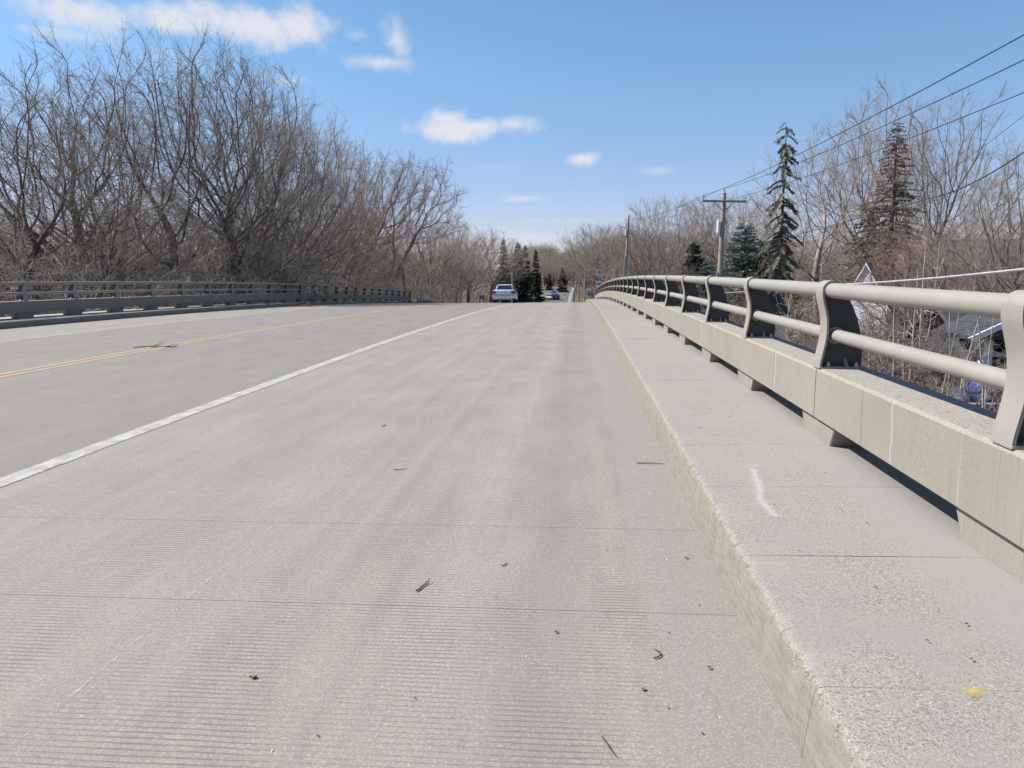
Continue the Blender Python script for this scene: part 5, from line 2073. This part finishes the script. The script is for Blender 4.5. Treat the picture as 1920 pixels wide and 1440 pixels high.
# board fence, tarp, covers and timber steps by the near house
fx0, fx1 = at(1668, 700, 24).x, at(1865, 700, 24).x
fz1, fz0 = at(1750, 697, 24).z, at(1750, 760, 24).z
fn = empty('board_fence', (fx0, 24, fz0))
for i in range(7):
    b = MB(); b.box((0, -.02 + .004 * (i % 2), i * (fz1 - fz0) / 7 + .006), (fx1 - fx0, .015 + .004 * (i % 2), (i + 1) * (fz1 - fz0) / 7 - .006)); b.obj('board', 'fence_board', fn)
for i in range(5):
    b = MB(); x = i * (fx1 - fx0) / 4; b.box((x - .05, .025, zg - fz0), (x + .05, .12, fz1 - fz0 + .08)); b.obj('post', 'timber_grey', fn)
b = MB(); b.box((-.1, -.06, fz1 - fz0 + .09), (fx1 - fx0 + .1, .15, fz1 - fz0 + .13)); b.obj('cap', 'fence_board', fn)
tag(fn, 'weathered grey horizontal-board fence below the near house', 'fence')
q = at(1811, 716, 23)
b = MB(); b.box((q.x - .06, 23, q.z - .9), (q.x + .06, 23.1, q.z + .22))
tag(b.obj('white_post', 'white_enamel', None, bevel=.01), 'short white post standing before the grey board fence', 'post')


def draped(name, x0, x1, y0, y1, zb, zt, mat, label, cat, seed):
    r = np.random.default_rng(seed)
    nxx, nyy = 26, 12
    V = []
    for i in range(nxx):
        for j in range(nyy):
            u, v = i / (nxx - 1), j / (nyy - 1)
            e = min(u, 1 - u, v, 1 - v)
            zz_ = zt - .12 * abs(math.sin(u * 7 + 1)) - .06 * math.sin(v * 9)
            if e < .1:
                zz_ = zb + (zz_ - zb) * (e / .1)
            V.append((x0 + (x1 - x0) * u + r.normal() * .01, y0 + (y1 - y0) * v + r.normal() * .01, zz_ + r.normal() * .012))
    a = [(i * nyy + j, (i + 1) * nyy + j, (i + 1) * nyy + j + 1, i * nyy + j + 1) for i in range(nxx - 1) for j in range(nyy - 1)]
    tag(link(name, npmesh(name, V, np.array(a), True), mat), label, cat)


q0, q1 = at(1822, 727, 22.6), at(1862, 712, 22.6)
draped('blue_tarp', q0.x, q1.x, 22.3, 23.0, q0.z - .25, q1.z, 'blue_tarp', 'bright blue tarp lying over something behind the navy cover', 'tarp', 1)
q0, q1 = at(1765, 770, 21.5), at(1862, 728, 21.5)
draped('navy_cover', q0.x, q1.x, 20.8, 22.1, q0.z - .6, q1.z, 'navy_cover', 'dark navy covered pile beside the nearest railing post', 'cover', 2)
ts = empty('timber_edging', (at(1826, 757, 19.5).x, 19.5, zg))
for i, (yy_, py) in enumerate([(0, 790), (.6, 772), (1.2, 757)]):
    zz_ = at(1840, py, 19.5 + yy_).z - zg
    b = MB(); b.box((-.2, yy_, zz_ - .2), (2.4, yy_ + .18, zz_)); b.obj('timber', 'timber_grey', ts, bevel=.012)
    if zz_ > .25:
        b = MB(); b.box((-.1, yy_ + .03, -.4), (2.3, yy_ + .16, zz_ - .203)); b.obj('backing', 'timber_grey', ts)
tag(ts, 'stepped grey landscape timbers low beside the nearest railing post', 'timber steps')

# ------------------------------------------------------------------ litter on the road
def road_z(x, y):
    return zc(y) + road_dz(x)


def twig(x, y, ln, ang, seed, label, r=.0045, mat='twig_dark', bend=.5, z=None, fork=False):
    rr_ = random.Random(seed)
    zz_ = road_z(x, y) if z is None else z
    pts = []
    p = Vector((x, y, zz_ + r + .004))
    a_ = ang
    for i in range(6):
        pts.append(p.copy())
        p = p + Vector((math.cos(a_), math.sin(a_), rr_.uniform(-.02, .06))) * ln / 5
        p.z = max(p.z, zz_ + r * .8 + .003)
        a_ += rr_.uniform(-.5, .9) * bend
    b = MB()
    b.tube(pts, [r, r * 1.1, r, r * .9, r * .7, r * .4], 6)
    if fork:
        b.tube([pts[3], pts[3] + Vector((.02, .03, .012)) * (ln / .15), pts[3] + Vector((.02, .06, .015)) * (ln / .15)], [r * .7, r * .5, r * .3], 5)
    return tag(b.obj('twig', mat, None), label, 'twig', 'bits of dead twig and leaf on the road')


def leaf(x, y, s, ang, seed, label, mat='leaf_brown', z=None, share=False):
    rr_ = random.Random(seed)
    zz_ = road_z(x, y) if z is None else z
    n = 7
    V, Fq = [], []
    for i in range(n):
        t = i / (n - 1)
        w = math.sin(math.pi * min(max(t, .02), .98)) ** .8 * .42
        lift = .35 * (t - .4) ** 2 + .05
        for j in (-1, 0, 1):
            V.append(((t - .5) * s, j * w * s, s * (lift + (.22 if j else .0) * (1 + .3 * math.sin(t * 9 + seed)))))
    Fq = [(3 * i + j, 3 * i + j + 1, 3 * i + j + 4, 3 * i + j + 3) for i in range(n - 1) for j in range(2)]
    o = link('dry_leaf', npmesh('dry_leaf', V, np.array(Fq), True), mat)
    o.location = (x, y, zz_ + .002)
    o.rotation_euler = (rr_.uniform(-.3, .3), rr_.uniform(-.2, .2), ang)
    return tag(o, label, 'leaf', 'bits of dead twig and leaf on the road')


twig(-.80, 3.66, .14, 1.15, 1, 'dark forked stick in the middle foreground of the shoulder', .004, bend=.25, fork=True)
twig(-1.48, 6.0, .12, -.4, 2, 'thin curled twig farther up the shoulder, left of centre', .003, bend=.9)
twig(-.40, 4.02, .06, .6, 3, 'small hooked brown twig right of the forked stick', .003, bend=1.5)
twig(.10, 2.50, .11, -1.15, 4, 'straight dark stick at the bottom edge near the kerb', .0032, bend=.15)
twig(.33, 3.06, .11, .5, 5, 'fine wispy twig by the gutter near the kerb', .003, bend=.8)
twig(-2.02, 7.71, .12, 1.0, 6, 'short twig on the shoulder close to a dark speck', .004, bend=.6)
twig(.50, 6.3, .22, .1, 7, 'thin twig lying against the foot of the kerb', .004, bend=.3)
for k, (dx, dy, a_, l_) in enumerate([(-.35, -.1, .3, .9), (0, 0, .1, .7), (.25, .05, -.4, .6)]):
    twig(-9.4 + dx, 16.2 + dy, l_ * .8, a_, 20 + k, ['longest piece of broken branch on the yellow centre line', 'middle piece of broken branch on the yellow centre line', 'right-hand piece of broken branch on the yellow centre line'][k], .009, bend=.5, fork=True)
leaf(-1.28, 2.80, .028, .5, 1, 'curled brown leaf, largest on the near shoulder')
leaf(-.08, 3.27, .019, .2, 2, 'dark curled leaf below the hooked twig')
leaf(.27, 2.82, .020, 1.2, 3, 'dark crumpled leaf in the gutter strip')
leaf(.55, 3.0, .02, 2.2, 4, 'small brown leaf close to the kerb foot')
leaf(1.36, 2.62, .014, .7, 5, 'tiny dark leaf crumb on the sidewalk above the yellow spot', z=side_z(1.36, 2.62) + .006)
leaf(.62, 4.2, .022, .4, 6, 'brown leaf lodged at the kerb foot')
for i, (x, y) in enumerate([(-1.35, 3.29), (-1.18, 3.43), (-1.51, 3.07), (-2.63, 3.91), (-.89, 2.44), (-2.2, 7.76), (-2.39, 15.3), (.18, 4.3), (-.5, 5.2), (.45, 2.55), (.6, 3.6), (-1.7, 4.9), (.3, 5.6), (-.2, 8.2), (-3.1, 9.0),
                            (.35, 2.7), (.42, 3.3), (-.6, 2.7), (-2.0, 3.0), (-1.0, 6.6), (.2, 7.1), (-3.4, 6.2), (-.1, 10.5), (.5, 9.3)]):
    leaf(x, y, rnd.uniform(.006, .012), rnd.uniform(0, 6), 40 + i, 'tiny dark leaf crumb scattered on the road shoulder', mat='twig_dark')
for i in range(12):
    x, y = rnd.uniform(-2.6, .65), 2.3 + 5.5 * rnd.random() ** 1.5
    b = MB()
    s_ = rnd.uniform(.003, .0055)
    b.add([(s_, 0, 0), (-s_, .3 * s_, 0), (0, -s_, 0), (.2 * s_, .2 * s_, s_ * 1.3)], [(0, 1, 3), (1, 2, 3), (2, 0, 3), (0, 2, 1)])
    o = b.obj('stone_chip', 'chip_pale', None)
    o.location = (x, y, road_z(x, y) + .001)
    tag(o, 'tiny pale stone chip scattered on the road shoulder', 'stone', 'stone chips on the road')
for i in range(14):
    x, y = rnd.uniform(.95, 1.75), 2.5 + 5 * rnd.random()
    leaf(x, y, rnd.uniform(.010, .016), rnd.uniform(0, 6), 80 + i, 'tiny dark crumb scattered on the sidewalk', mat='twig_dark', z=side_z(x, y) + .004)
